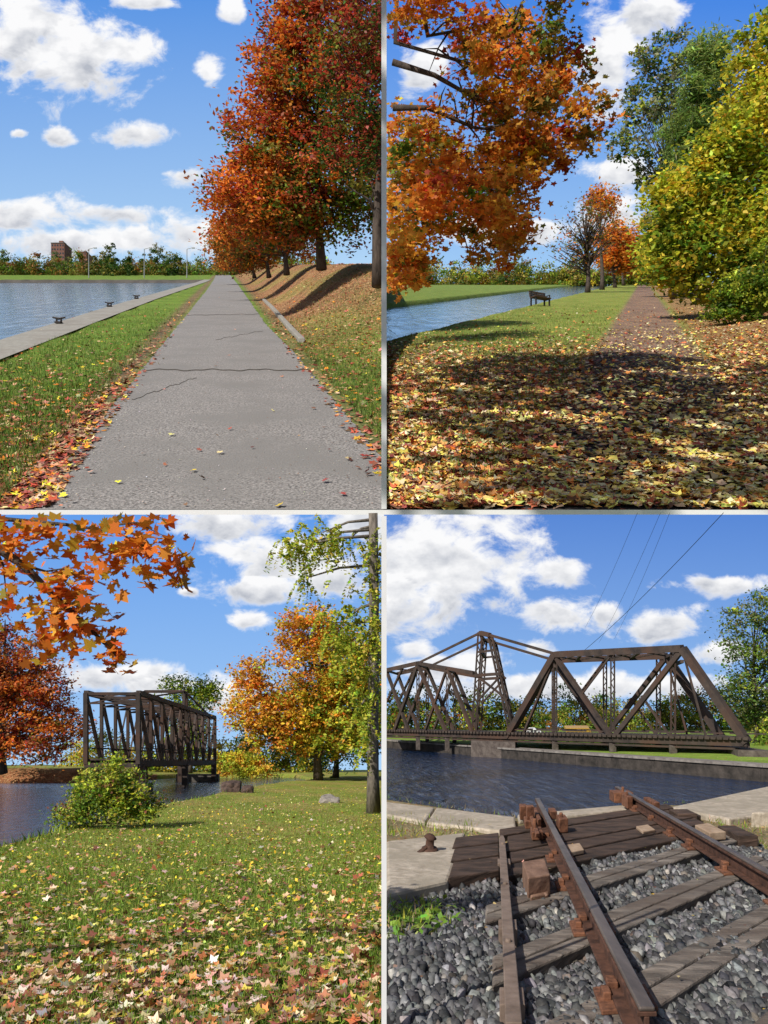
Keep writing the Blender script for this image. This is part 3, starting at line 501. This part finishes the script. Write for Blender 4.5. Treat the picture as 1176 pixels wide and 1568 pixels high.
# ================================================================== E : railway, canal, swing bridge, lower right
En=lambda X:np.interp(X,[-6,-2.3,.3,.8,2.9,4,8],[18.5,15.4,12.4,12.6,14.3,14.2,18]); Ef=lambda X:55-(X+7.8)*1.762
def hE(X,D):
    w=ss(0,.25,D-En(X))*(1-ss(0,.4,D-Ef(X)-.3)); return -1.4*w+.04*np.sin(X*3.3)*np.sin(D*2.1)*(D<11)+.25*ss(1,9,D-Ef(X))
def cE(X,D):
    sh=X.shape+(4,); gv=np.broadcast_to(C4((.04,.04,.042),.02),sh); dry=np.broadcast_to(C4((.24,.2,.11),.25),sh); gs=np.broadcast_to(C4((.2,.3,.05),.1),sh)
    c=cmix(gv,dry,ss(8.8,9.6,D+.25*np.sin(X*4))*1.); c=cmix(c,dry,ss(2.9,3.5,X)); c=cmix(c,gs,(D>Ef(X))*1.); return cmix(c,np.broadcast_to(C4((.05,.045,.035),0),sh),((D>En(X)+.05)&(D<Ef(X)))*1.)
fan('ground',E,3.6,118,330,330,hE,cE,ground_mat('railway_ground',1,22.))
fan('canal_water',E,11,75,3,40,lambda X,D:0*X-.5,None,water_mat('canal_water_e',1,(.006,.026,.08),3.4,1.,.07,.45,.3,sy=.17),f1=.75)
# gravel
t=(1+5**.5)/2; IV=np.array([(-1,t,0),(1,t,0),(-1,-t,0),(1,-t,0),(0,-1,t),(0,1,t),(0,-1,-t),(0,1,-t),(t,0,-1),(t,0,1),(-t,0,-1),(-t,0,1)])/2
IV=IV*np.array([1,.72,.6]); IV+=rng.normal(size=IV.shape)*.15
IF=np.array([(0,11,5),(0,5,1),(0,1,7),(0,7,10),(0,10,11),(1,5,9),(5,11,4),(11,10,2),(10,7,6),(7,1,8),(3,9,4),(3,4,2),(3,2,6),(3,6,8),(3,8,9),(4,9,5),(2,4,11),(6,2,10),(8,6,7),(9,8,1)])
n=13000; D=(3.7**-.2+rng.random(n)*(10.2**-.2-3.7**-.2))**(-5.); X=rng.random(n)*.54*D-E.v*D
k=((X<3.3+.1*rng.normal(size=n))&((D<9.3)|(X>.7))); X=X[k];D=D[k];n=len(X)
pos=E.P(X,D,hE(X,D)+.03*rng.random(n)); pos=pos[pos[:,0]>.04]; n=len(pos)
gv=pick([((.115,.115,.115),0,0,1.1),((.2,.2,.195),0,0,.8),((.05,.05,.052),0,0,.8),((.32,.3,.27),0,0,-.4),((.15,.12,.1),0,0,-.3)],np.zeros(n),np.zeros(n),.5); gcol=np.clip(gv*(1+.25*rng.normal(size=(n,1)))*(1+.03*rng.normal(size=(n,3))),.01,.6)
inst('gravel_ballast',IV,IF,pos,rots(n),np.stack([np.full(n,1.),np.full(n,1.7),np.full(n,1.)],-1)*(.024+.03*rng.random(n)**1.5)[:,None],gcol,STONE)
WOOD=surf('weathered_timber',(.04,.033,.028),(.33,.28,.235),scale=6,bump=1.,dist=.04,stretch=(.5,.3,5),c3=(.13,.1,.08),scale3=.3)
WOODD=surf('dark_timber',(.018,.013,.01),(.12,.075,.055),scale=7,bump=1.,dist=.03,stretch=(.4,.3,3))
RUST=surf('rust',(.06,.026,.016),(.3,.13,.07),scale=14,bump=.5,dist=.01,rough=.8)
RAILS=surf('rail_side',(.035,.018,.013),(.15,.07,.045),scale=10,bump=.4,dist=.01,rough=.8)
RAILH=surf('worn_rail',(.1,.08,.068),(.26,.21,.18),scale=6,metal=.5,rough=.42,bump=.1,stretch=(1,.1,1))
ties=Acc(); dark=Acc()
for i,d0 in enumerate((2.95,4.25,5.65,7.05)):
    k=1.25; w=.27; x0,x1=-.02-.06*(i%2),2.9+.1*(i%2)
    f=lambda x:d0+k*(x-.8)
    for (o0,o1,hh) in ((-w,-.012,.085),(.004,w,.089)): ties.prism(E,[(x0,f(x0)+o0),(x1,f(x1)+o0),(x1,f(x1)+o1),(x0,f(x0)+o1)],-.1,hh)
for i,d0 in enumerate((8.35,8.98,9.6,10.25,10.9)):
    k=1.05; f=lambda x:d0+k*(x-.8); x0=.05+.1*(i%2); x1=2.85+.15*(i%3); dark.prism(E,[(x0,f(x0)-.29),(x1,f(x1)-.29),(x1,f(x1)+.29),(x0,f(x0)+.29)],-.1,.09+.012*(i%3))
for i,d0 in enumerate((7.55,8.4,9.25)):
    k=.75; f=lambda x:d0+k*(x+.4); x0=-.44-.03*i; dark.prism(E,[(x0,f(x0)-.38),(.04,f(.04)-.38),(.04,f(.04)+.38),(x0,f(x0)+.38)],-.1,.12)
for x,d,w,l,h in((.62,10.9,.12,.5,.2),(2.75,11.6,.3,.6,.16),(3.0,9.5,.25,.9,.15)): dark.prism(E,[(x,d),(x+w,d),(x+w,d+l),(x,d+l)],0,h)
rails=Acc(); rh=Acc()
for xr,de in((.69,12.7),(2.35,14.9)):
    d0=3.5
    for (xa,xb,h0,h1,ac) in((xr-.075,xr+.075,.115,.135,rails),(xr-.012,xr+.012,.135,.24,rails),(xr-.045,xr+.045,.24,.262,rails),(xr-.037,xr+.037,.262,.285,rh)):
        ac.prism(E,[(xa,d0),(xb,d0),(xb,de),(xa,de)],h0,h1)
hw=Acc()
for d0,k in((2.95,1.25),(4.25,1.25),(5.65,1.25),(7.05,1.25),(8.35,1.05),(9.6,1.05),(10.9,1.05)):
    for xr in(.69,2.35):
        d=d0+k*(xr-.8); hw.prism(E,[(xr-.15,d-.2),(xr+.15,d-.15),(xr+.15,d+.2),(xr-.15,d+.15)],.085,.112)
        for sx in(-.1,.1): hw.prism(E,[(xr+sx-.022,d-.06),(xr+sx+.022,d-.06),(xr+sx+.022,d+.06),(xr+sx-.022,d+.06)],.11,.155)
        for sx in(-.055,.055): hw.prism(E,[(xr+sx-.03,d+.05),(xr+sx+.03,d+.05),(xr+sx+.025,d+.17),(xr+sx-.025,d+.17)],.13,.17)
group('railway_track',tuple(E.P(1.5,8,0)),[ties.obj('ties',WOOD,bevel=.015),dark.obj('timber_deck',WOODD,bevel=.015),rails.obj('rail_webs',RAILS,bevel=.004),rh.obj('rail_heads',RAILH,bevel=.008),hw.obj('tie_plates_and_spikes',RUST,bevel=.006)])
gb=Acc(); gb.prism(E,[(.045,3.6),(.125,3.6),(.11,9.1),(.04,9.1)],.15,.175); gb.prism(E,[(.04,9.1),(.11,9.1),(.095,9.35),(.055,9.35)],.15,.175)
for d in(4.9,6.6,8.7):
    c=Vector(E.P(.08,d,.175)); gb.tube([c,c+Vector((0,0,.02))],[.022,.018],8)
for d in(3.9,5.3,7.7): gb.prism(E,[(.02,d),(.15,d),(.15,d+.25),(.02,d+.25)],.0,.149)
gb.obj('steel_guide_bar',surf('painted_rust',(.14,.1,.075),(.27,.2,.16),scale=8,rough=.65,bump=.3),bevel=.006)
lm=Acc()
for x,d,w,l,h0,h1 in((.4,10.4,.16,.6,.1,.2),(.43,10.6,.1,.25,.2,.38),(.56,10.2,.05,1.3,.12,.26),(.44,9.3,.14,.5,.12,.22),(.47,9.0,.05,1.8,.2,.25),(.82,9.9,.12,.5,.12,.3),(.8,11.2,.1,.5,.12,.24),(.36,11.3,.1,.4,.1,.3),(2.1,13.6,.35,.6,.1,.28),(2.18,12.7,.1,.6,.1,.3),(2.52,12.2,.1,.9,.1,.26)): lm.prism(E,[(x,d),(x+w,d+.05),(x+w,d+l),(x,d+l)],h0,h1)
for x,d in((.48,9.5),(.46,10.9),(.86,10.1),(2.22,13.),(2.3,13.9)):
    c=Vector(E.P(x,d,.2)); lm.tube([c,c+Vector((0,0,.16))],[.03,.025],8)
lm.obj('rail_lock_mechanism',RUST,bevel=.012)
wb=Acc(); wb.prism(E,[(.27,6.45),(.47,6.6),(.47,7.35),(.25,7.2)],.0,.26); wb.prism(E,[(.29,6.38),(.45,6.5),(.45,6.6),(.29,6.45)],.02,.12); wb.obj('timber_block',surf('reddish_wood',(.13,.07,.045),(.32,.19,.13),scale=8,bump=.8,dist=.02,stretch=(1,.3,1)),bevel=.012)
wb=Acc(); wb.prism(E,[(.78,8.3),(.98,8.5),(.98,8.95),(.78,8.8)],.1,.15); wb.prism(E,[(1.9,9.9),(2.1,10.1),(2.1,10.6),(1.9,10.4)],.1,.14); wb.prism(E,[(2.62,9.4),(2.85,9.5),(2.85,10.3),(2.62,10.1)],.1,.2); wb.obj('wood_offcuts',surf('tan_wood',(.3,.2,.13),(.5,.37,.26),scale=8,stretch=(1,.3,1)),bevel=.01)
SAND=surf('sandy_concrete',(.3,.25,.19),(.6,.52,.42),scale=9,bump=.6,dist=.03,c3=(.36,.31,.24),scale3=.2)
s1=Acc(); s1.prism(E,[(-.93,6.55),(-.44,7.1),(-.4,10.1),(-1.34,9.4)],-.2,.1); s1.obj('concrete_block',SAND,bevel=.03)
s1=Acc()
g=lambda x:np.interp(x,[-6,.3],[17.9,11.9])
s1.prism(E,[(-1.75,12.3),(-1.05,11.4),(-1.05,g(-1.05)),(-2.03,g(-2.03))],-1.2,.07); s1.prism(E,[(-1.02,11.3),(.28,10.3),(.3,g(.3)),(-1.02,g(-1.02))],-1.2,.075)
s1.prism(E,[(2.95,13.0),(3.5,11.5),(7,14),(6.5,17.6)],-1.2,.1); s1.prism(E,[(3.75,11.3),(4.6,11.2),(8,13),(7.6,14.4)],-.5,.22); s1.prism(E,[(.35,11.6),(2.9,13.6),(2.9,14.2),(.35,12.4)],-1.2,.05)
s1.V=[(max(v[0],.02),v[1],v[2]) for v in s1.V]
s1.obj('concrete_quay',SAND,bevel=.03)
bo=Acc(); c=Vector(E.P(-.75,8.7,.1)); bo.tube([c,c+Vector((0,0,.03)),c+Vector((0,0,.035)),c+Vector((.01,0,.13)),c+Vector((.01,0,.15)),c+Vector((.02,0,.18))],[.1,.09,.05,.045,.075,.04],12); bo.beam(c+Vector((.0,0,.06)),c+Vector((-.13,-.1,.015)),.035); bo.obj('rusty_bollard',surf('dark_rust',(.03,.018,.014),(.12,.06,.04),scale=14,bump=.5,dist=.01),smooth=True)
Wd=[(GR,0,0,1),(YG,0,0,.5),((.38,.34,.13),0,0,.6)]
scatter('weeds',E,24000,5,16,.8,lambda X,D:np.maximum.reduce([np.exp(-((X+.75)/.25)**2-((D-6.1)/.5)**2),.7*((X<-.2)&(D>10)&(D<12.4-.6*X-.9)&(D>9.6-.1*X)),.4*((X>3.2)&(D<12)&(D>7.)),.35*np.exp(-((D-En(X)+.1)/.25)**2)*((X<.8)|(X>2.6)),.3*(X<-1)*(D<6)]),hE,.085,Wd+[((.42,.34,.2),0,0,.6)],T_BLADE,F_BLADE,BLADE,tilt=.6,lift=.03,up=True,fmax=.54)
scatter('broadleaf_weeds',E,4500,5,8,.5,lambda X,D:np.exp(-((X+.65)/.25)**2-((D-6.0)/.5)**2),hE,.075,[(GR,0,0,1),((.22,.34,.06),0,0,.6)],T_LEAF,F_LEAF,BLADE,tilt=.6,lift=.07,fmax=.54)
scatter('fallen_leaves',E,90,4,12,.8,lambda X,D:(X<3.2)*.8,hE,.045,[(YE,0,0,.1),(TAN,0,0,1),(BR,0,0,.5)],T_LEAF,F_LEAF,FALLEN,lift=.12)
q1=Acc(); q2=Acc()
for i in range(22):
    x0=-12+i*1.3; x1=x0+1.29; q1.prism(E,[(x0,Ef(x0)-.3),(x1,Ef(x1)-.3),(x1,Ef(x1)+1.5),(x0,Ef(x0)+1.5)],-1.3,-.02); q2.prism(E,[(x0,Ef(x0)-.42),(x1,Ef(x1)-.42),(x1,Ef(x1)+1.4),(x0,Ef(x0)+1.4)],-.017,.07)
for q_ in(q1,q2): q_.V=[(max(v[0],.02),v[1],v[2]) for v in q_.V]
group('far_quay_wall',tuple(E.P(0,Ef(0),0)),[q1.obj('wall_face',surf('wet_concrete',(.02,.018,.016),(.09,.075,.065),scale=2.5,bump=.5,dist=.1)),q2.obj('coping',surf('old_concrete',(.14,.12,.11),(.34,.31,.28),scale=2.5,bump=.5,dist=.1))])
def bridgeE():
    a=Acc(); s=E.s
    def pt(t,h,o=0): x=.2+14*t+.8*o; y=50-20*t+4*o; return Vector((x,y,s*y+h))
    dk=-.95
    for o in(0,1):
        w=.2 if o==0 else .19
        a.beam(pt(-.0,dk,o),pt(1.0,dk,o),w,.26); a.beam(pt(0,dk-.25,o),pt(.98,dk-.25,o),.1,.08)
        a.beam(pt(0,3.15,o),pt(.135,3.4,o),.24); a.beam(pt(.135,3.4,o),pt(.345,2.55,o),.18) 
        a.beam(pt(.0,3.0,o),pt(.1,dk,o),.17); a.lattice(pt(.135,3.3,o),pt(.135,dk,o),.22,12); a.beam(pt(.135,3.3,o),pt(.25,dk,o),.18); a.beam(pt(.03,dk,o),pt(.135,3.3,o),.2)
        a.lattice(pt(.25,2.9,o),pt(.25,dk,o),.16,10); a.beam(pt(.25,2.95,o),pt(.16,dk,o),.13); a.beam(pt(.25,2.95,o),pt(.345,dk,o),.18); a.beam(pt(0,1.1,o),pt(.07,3.2,o),.12)
        a.lattice(pt(.345,dk,o),pt(.367,4.75,o),.3,16); a.lattice(pt(.47,dk,o),pt(.40,4.55,o),.3,16)
        a.beam(pt(.367,4.75,o),pt(.40,4.55,o),.22); a.beam(pt(.353,2.4,o),pt(.435,2.4,o),.16); a.beam(pt(.36,3.7,o),pt(.415,3.7,o),.12)
        a.beam(pt(.367,4.75,o),pt(.135,3.4,o),.12); a.beam(pt(.40,4.55,o),pt(.593,3.2,o),.12)
        a.beam(pt(.36,1,o),pt(.44,2.4,o),.09); a.beam(pt(.353,2.4,o),pt(.455,1,o),.09)
        a.beam(pt(.455,dk,o),pt(.593,3.18,o),.3); a.beam(pt(.593,3.18,o),pt(.883,2.95,o),.28); a.beam(pt(.883,2.95,o),pt(1.0,dk,o),.3)
        for t_ in(.593,.736,.865): a.lattice(pt(t_,3.05,o),pt(t_,dk,o),.2,14)
        a.beam(pt(.593,3.1,o),pt(.736,dk,o),.2); a.beam(pt(.883,2.9,o),pt(.736,dk,o),.2); a.beam(pt(.593,3.1,o),pt(.50,dk,o),.1); a.beam(pt(.66,1.1,o),pt(.736,3.0,o),.08); a.beam(pt(.883,2.9,o),pt(.93,dk,o),.08); a.beam(pt(.80,1.0,o),pt(.865,dk,o),.08)
        for t_ in np.linspace(.47,.97,8): a.beam(pt(t_,dk+.35,o),pt(t_+.06,dk+.35,o),.05)
    for t_,h in((.0,3.1),(.135,3.35),(.25,2.9),(.367,4.7),(.40,4.5),(.367,3.7),(.593,3.1),(.593,2.6),(.66,3.1),(.736,3.0),(.80,3.0),(.883,2.9),(.883,2.4)): a.beam(pt(t_,h,0),pt(t_,h,1),.13)
    for t0,t1,h in((.593,.66,3.1),(.66,.736,3.05),(.736,.80,3.),(.80,.883,2.95),(.0,.135,3.2)): a.beam(pt(t0,h,0),pt(t1,h,1),.07); a.beam(pt(t0,h,1),pt(t1,h,0),.07)
    a.beam(pt(.367,4.7,0),pt(.367,3.7,1),.08); a.beam(pt(.367,3.7,0),pt(.367,4.7,1),.08); a.beam(pt(.883,2.9,0),pt(.883,2.4,1),.06)
    for t_ in np.linspace(0,1,17): a.beam(pt(t_,dk-.1,0),pt(t_,dk-.1,1),.18)
    tr=a.obj('trusses_and_tower',BST); d=Acc()
    for i in range(90):
        t_=i/90; p=[pt(t_,dk+.1,-.08),pt(t_+.008,dk+.1,-.08),pt(t_+.008,dk+.1,1.1),pt(t_,dk+.1,1.1)]; d.hexa(p,[v+Vector((0,0,.12)) for v in p])
    dd=d.obj('deck',surf('deck_timber_e',(.04,.03,.025),(.1,.075,.06),scale=3)); pr=Acc()
    for t0,t1 in((.34,.48),(.975,1.04)):
        p=[pt(t0,-2.4,-.2),pt(t1,-2.4,-.2),pt(t1,-2.4,1.2),pt(t0,-2.4,1.2)]; pr.hexa(p,[Vector((v.x,v.y,s*v.y+dk-.28)) for v in p])
    for t_ in (.135,.25,.593,.736,.865):
        for o in(0,1): p=pt(t_,dk-.2,o); pr.beam(p,p-Vector((0,0,.75)),.25)
    group('steel_swing_bridge',tuple(pt(.4,dk)),[tr,dd,pr.obj('stone_pier',surf('pier_stone',(.06,.045,.04),(.17,.14,.12),scale=3,bump=.7,dist=.1))])
bridgeE()
treeline('distant_trees',E,-14,38,92,2.8,5.6,FAR+[(YG,0,0,.5)],74,.3,H0=.25,r=1.8,dj=3)
tree('ash_tree',E,14.2,42,.2,.14,[(-.2,0,5.6,1.5,1.4,1.4),(.8,0,7.4,1.4,1.3,1.3),(-.9,0,3.2,1.4,1.2,1.2),(.9,0,3.6,1.6,1.3,1.5),(-1.1,0,6.9,.6,.7,.5),(1.8,0,5.6,1.5,1.3,1.4),(0,0,1.8,1.8,1.5,1.0)],360,40,.28,.17,[(GR,0,0,.9),((.22,.24,.09),0,0,1),(YG,0,.3,.1),(DG,0,-.4,.6)],limbs=40,top=.9)
treeline('canal_bank_shrubs',E,13,22,40,1.2,2.6,[(YG,0,0,.5),(GR,0,0,1),(OL,0,0,.6)],10,.17,H0=.2,r=.9,dj=1)
def vehicle(name,X,D,l,h,w,col,bus):
    b=E.P(X,D,.3); bd=Acc()
    if bus: bd.box((b[0],b[1],b[2]+h*.58),(l,w,h*.8)); bd.box((b[0]+l*.54,b[1],b[2]+h*.38),(l*.1,w*.9,h*.4))
    else: bd.box((b[0],b[1],b[2]+h*.42),(l,w,h*.42)); bd.hexa([(b[0]-l*.35,b[1]-w*.45,b[2]+h*.63),(b[0]+l*.3,b[1]-w*.45,b[2]+h*.63),(b[0]+l*.3,b[1]+w*.45,b[2]+h*.63),(b[0]-l*.35,b[1]+w*.45,b[2]+h*.63)],[(b[0]-l*.22,b[1]-w*.4,b[2]+h),(b[0]+l*.15,b[1]-w*.4,b[2]+h),(b[0]+l*.15,b[1]+w*.4,b[2]+h),(b[0]-l*.22,b[1]+w*.4,b[2]+h)])
    o1=bd.obj('body',surf(name+'_paint',col,tuple(c*1.1 for c in col),rough=.3,bump=0),bevel=.04); wn=Acc()
    for i in range(7 if bus else 2): k=7 if bus else 4; wn.box((b[0]-l*(.42 if bus else .12)+i*l*.8/k,b[1]-w*.5,b[2]+h*(.72 if bus else .8)),(l*.6/k,.06,h*.2))
    o2=wn.obj('windows',surf('vehicle_glass',(.02,.02,.03),(.04,.04,.05),rough=.1)); wh=Acc()
    for x in(-.32,.34): wh.tube([(b[0]+l*x,b[1]-w*.52,b[2]+h*.17),(b[0]+l*x,b[1]+w*.52,b[2]+h*.17)],[h*.17]*2,12)
    group(name,tuple(b),[o1,o2,wh.obj('wheels',STEEL)])
vehicle('yellow_bus',7.4,70,2.1,.55,.9,(.4,.24,.05),True); vehicle('white_car',3.2,66,1.3,.45,.7,(.7,.7,.7),False)
wi=Acc()
for (x0,z0,x1,z1) in((.442,-.001,.255,-.185),(.372,-.001,.30,-.165),(.36,-.001,.28,-.17),(.33,-.001,.262,-.15)):
    p=Vector((x0*40,40,z0*40)); q=Vector((x1*70,70,z1*70)); pts=[]
    for i in range(13): t_=i/12; v=p.lerp(q,t_); v.z-=.9*4*t_*(1-t_)*.35; pts.append(v)
    wi.tube(pts,[.022 if x0>.4 else .009]*13,4)
wi.obj('power_lines',STEEL)
# ================================================================== white divider bars added between the four places; no real terrace
WH=surf('white_paint',(.82,.82,.82),(.88,.88,.88),bump=.02,rough=.6)
w=Acc(); w.box((0,73.9,-.02),(130,.6,.46)); w.obj('white_divider_bar',WH)
w=Acc(); w.box((0,73.9,34),(.5,.5,67.4)); w.obj('white_divider_post',WH)
w=Acc(); w.box((0,3.9,-1.52),(.026,.026,3.0)); w.obj('white_divider_post',WH)
# ================================================================== sky
def sky(pl,Y,el1,clouds,zen,hor,seed,lo=-.6):
    q=.085; nf,nv=160,160
    side=pl.side; f=np.linspace(0,.78,nf)*side; v=np.linspace(lo*q,el1,nv)
    FF,VV=np.meshgrid(f,v,indexing='ij'); az=(FF-pl.v)/q; el=VV/q
    m=np.full(FF.shape,-1.); sh=np.zeros(FF.shape)
    for x,y,rx,ry in clouds:
        r=np.sqrt(((az-x)/rx)**2+((el-y)/ry)**2); k=1-r; s_=np.clip((el-y)/ry,-1,1); sh=np.where(k>m,s_,sh); m=np.maximum(m,k)
    V=np.stack([FF*Y,np.full(FF.shape,float(Y)),(pl.s+VV)*Y],-1).reshape(-1,3)
    i=np.arange(nf-1)[:,None]*nv+np.arange(nv-1)[None]; F=np.stack([i,i+1,i+nv+1,i+nv],-1).reshape(-1,4)
    col=np.stack([m*.5+.5,np.clip(el/4.2,0,1),sh*.5+.5],-1).reshape(-1,3)
    mt,nt=newmat('sky_backdrop'); mt.cycles.emission_sampling='NONE'
    o=N(nt,'ShaderNodeOutputMaterial'); em=N(nt,'ShaderNodeEmission'); a=N(nt,'ShaderNodeVertexColor',layer_name='Col'); sp=N(nt,'ShaderNodeSeparateColor'); L(nt,a.outputs[0],sp.inputs[0])
    vc=coords(nt,1./Y,(1,1,1.5)); ad=N(nt,'ShaderNodeVectorMath',operation='ADD'); ad.inputs[1].default_value=(seed,seed*2,0); L(nt,vc,ad.inputs[0])
    n1=N(nt,'ShaderNodeTexNoise',i_Scale=15.,i_Detail=9.,i_Roughness=.62,i_Distortion=.3); L(nt,ad.outputs[0],n1.inputs['Vector'])
    n2=N(nt,'ShaderNodeTexNoise',i_Scale=26.,i_Detail=5.); L(nt,ad.outputs[0],n2.inputs['Vector'])
    den=mathn(nt,'ADD',mathn(nt,'MULTIPLY_ADD',sp.outputs[0],2.,-1.),mathn(nt,'MULTIPLY_ADD',n1.outputs[0],3.,-1.5))
    den=mathn(nt,'ADD',den,mathn(nt,'MULTIPLY_ADD',n2.outputs[0],.6,-.3))
    f_=N(nt,'ShaderNodeMapRange',interpolation_type='SMOOTHSTEP'); f_.inputs[1].default_value=-.15; f_.inputs[2].default_value=.5; L(nt,den,f_.inputs[0])
    skyc=mixc(nt,mathn(nt,'POWER',sp.outputs[1],.75),hor,zen)
    lit=mathn(nt,'ADD',mathn(nt,'MULTIPLY_ADD',n2.outputs[0],2.6,-.95),mathn(nt,'MULTIPLY_ADD',sp.outputs[2],1.3,-.3),clamp=True)
    thin=mathn(nt,'SUBTRACT',1.,mathn(nt,'MULTIPLY',mathn(nt,'SUBTRACT',1.,lit,clamp=True),mathn(nt,'MULTIPLY',den,1.5,clamp=True),clamp=True),clamp=True)
    cl=mixc(nt,thin,(.47,.5,.57),(.97,.97,.98)); L(nt,mixc(nt,f_.outputs[0],skyc,cl),em.inputs[0]); L(nt,em.outputs[0],o.inputs[0])
    return mesh('sky',V,F,mt,col)
sky(A,3000,.55,[(-2.4,3.25,1.25,.75),(-1.5,3.25,.5,.4),(-3.1,3.6,.9,.7),(-1.4,2.0,.6,.2),(-2.55,1.95,.33,.14),(-3.15,2.0,.15,.08),(-.25,2.95,.22,.28),(-3.1,.75,1.1,.3),(-1.6,.78,.7,.15),(-2.2,.35,2.,.25),(-.6,1.35,.35,.14),(-.5,.45,.7,.35),(-1.2,4.,.7,.12),(.1,3.9,.2,.2)],(.10,.30,.78),(.45,.68,.93),1.3)
sky(B,3000,.55,[(-.6,3.3,.5,.9),(.1,4.1,.5,.4),(-.4,1.6,.6,.3),(-.5,1.0,.6,.3),(-3.4,3.2,.4,.4),(-2.2,.7,1.2,.2)],(.07,.25,.78),(.38,.63,.93),4.1)
sky(C,125,.324,[(1.4,3.1,1.5,.4),(1.0,2.65,.8,.24),(.4,3.65,1.,.3),(2.1,2.9,.8,.4),(.85,2.15,.35,.15),(-1.3,1.3,1.1,.25),(-.6,1.15,.9,.25),(.5,1.,.7,.3),(2.6,3.7,.6,.4),(-.1,2.6,.15,.06)],(.10,.31,.82),(.42,.66,.94),7.7)
sky(E,125,.2687,[(-.9,2.35,1.6,.95),(-1.5,1.9,.9,.7),(.95,2.25,.4,.25),(.95,1.55,.6,.3),(1.7,1.6,.3,.2),(2.55,1.45,.7,.28),(3.4,2.05,.8,.17),(3.3,1.0,.7,.2),(1.4,.5,3.,.25),(-.6,.8,1.,.25),(.6,1.1,.35,.16),(-1.2,1.05,.35,.16)],(.045,.17,.62),(.33,.57,.92),13.7)
# ================================================================== light, world, camera
w=bpy.data.worlds.new("World"); sc.world=w; w.use_nodes=True; nt=w.node_tree; bg=nt.nodes['Background']; st=nt.nodes.new('ShaderNodeTexSky'); st.sky_type='NISHITA'; st.sun_disc=False
st.sun_elevation=math.radians(45); st.sun_rotation=math.radians(225); L(nt,st.outputs[0],bg.inputs[0]); bg.inputs[1].default_value=.08
sl=bpy.data.lights.new('sun','SUN'); sl.energy=5.; sl.angle=math.radians(.5); sl.color=(1,.95,.87); so=bpy.data.objects.new('sun',sl); sc.collection.objects.link(so)
so.rotation_euler=Vector((.5,.5,-.7071)).to_track_quat('-Z','Y').to_euler()
cam=bpy.data.cameras.new('camera'); co=bpy.data.objects.new('camera',cam); sc.collection.objects.link(co); sc.camera=co
cam.sensor_fit='HORIZONTAL'; cam.sensor_width=36; cam.lens=36; cam.clip_start=.05; cam.clip_end=8000; co.rotation_euler=(math.radians(90),0,0)
sc.view_settings.view_transform='Standard'; sc.view_settings.look='None'; sc.view_settings.exposure=0
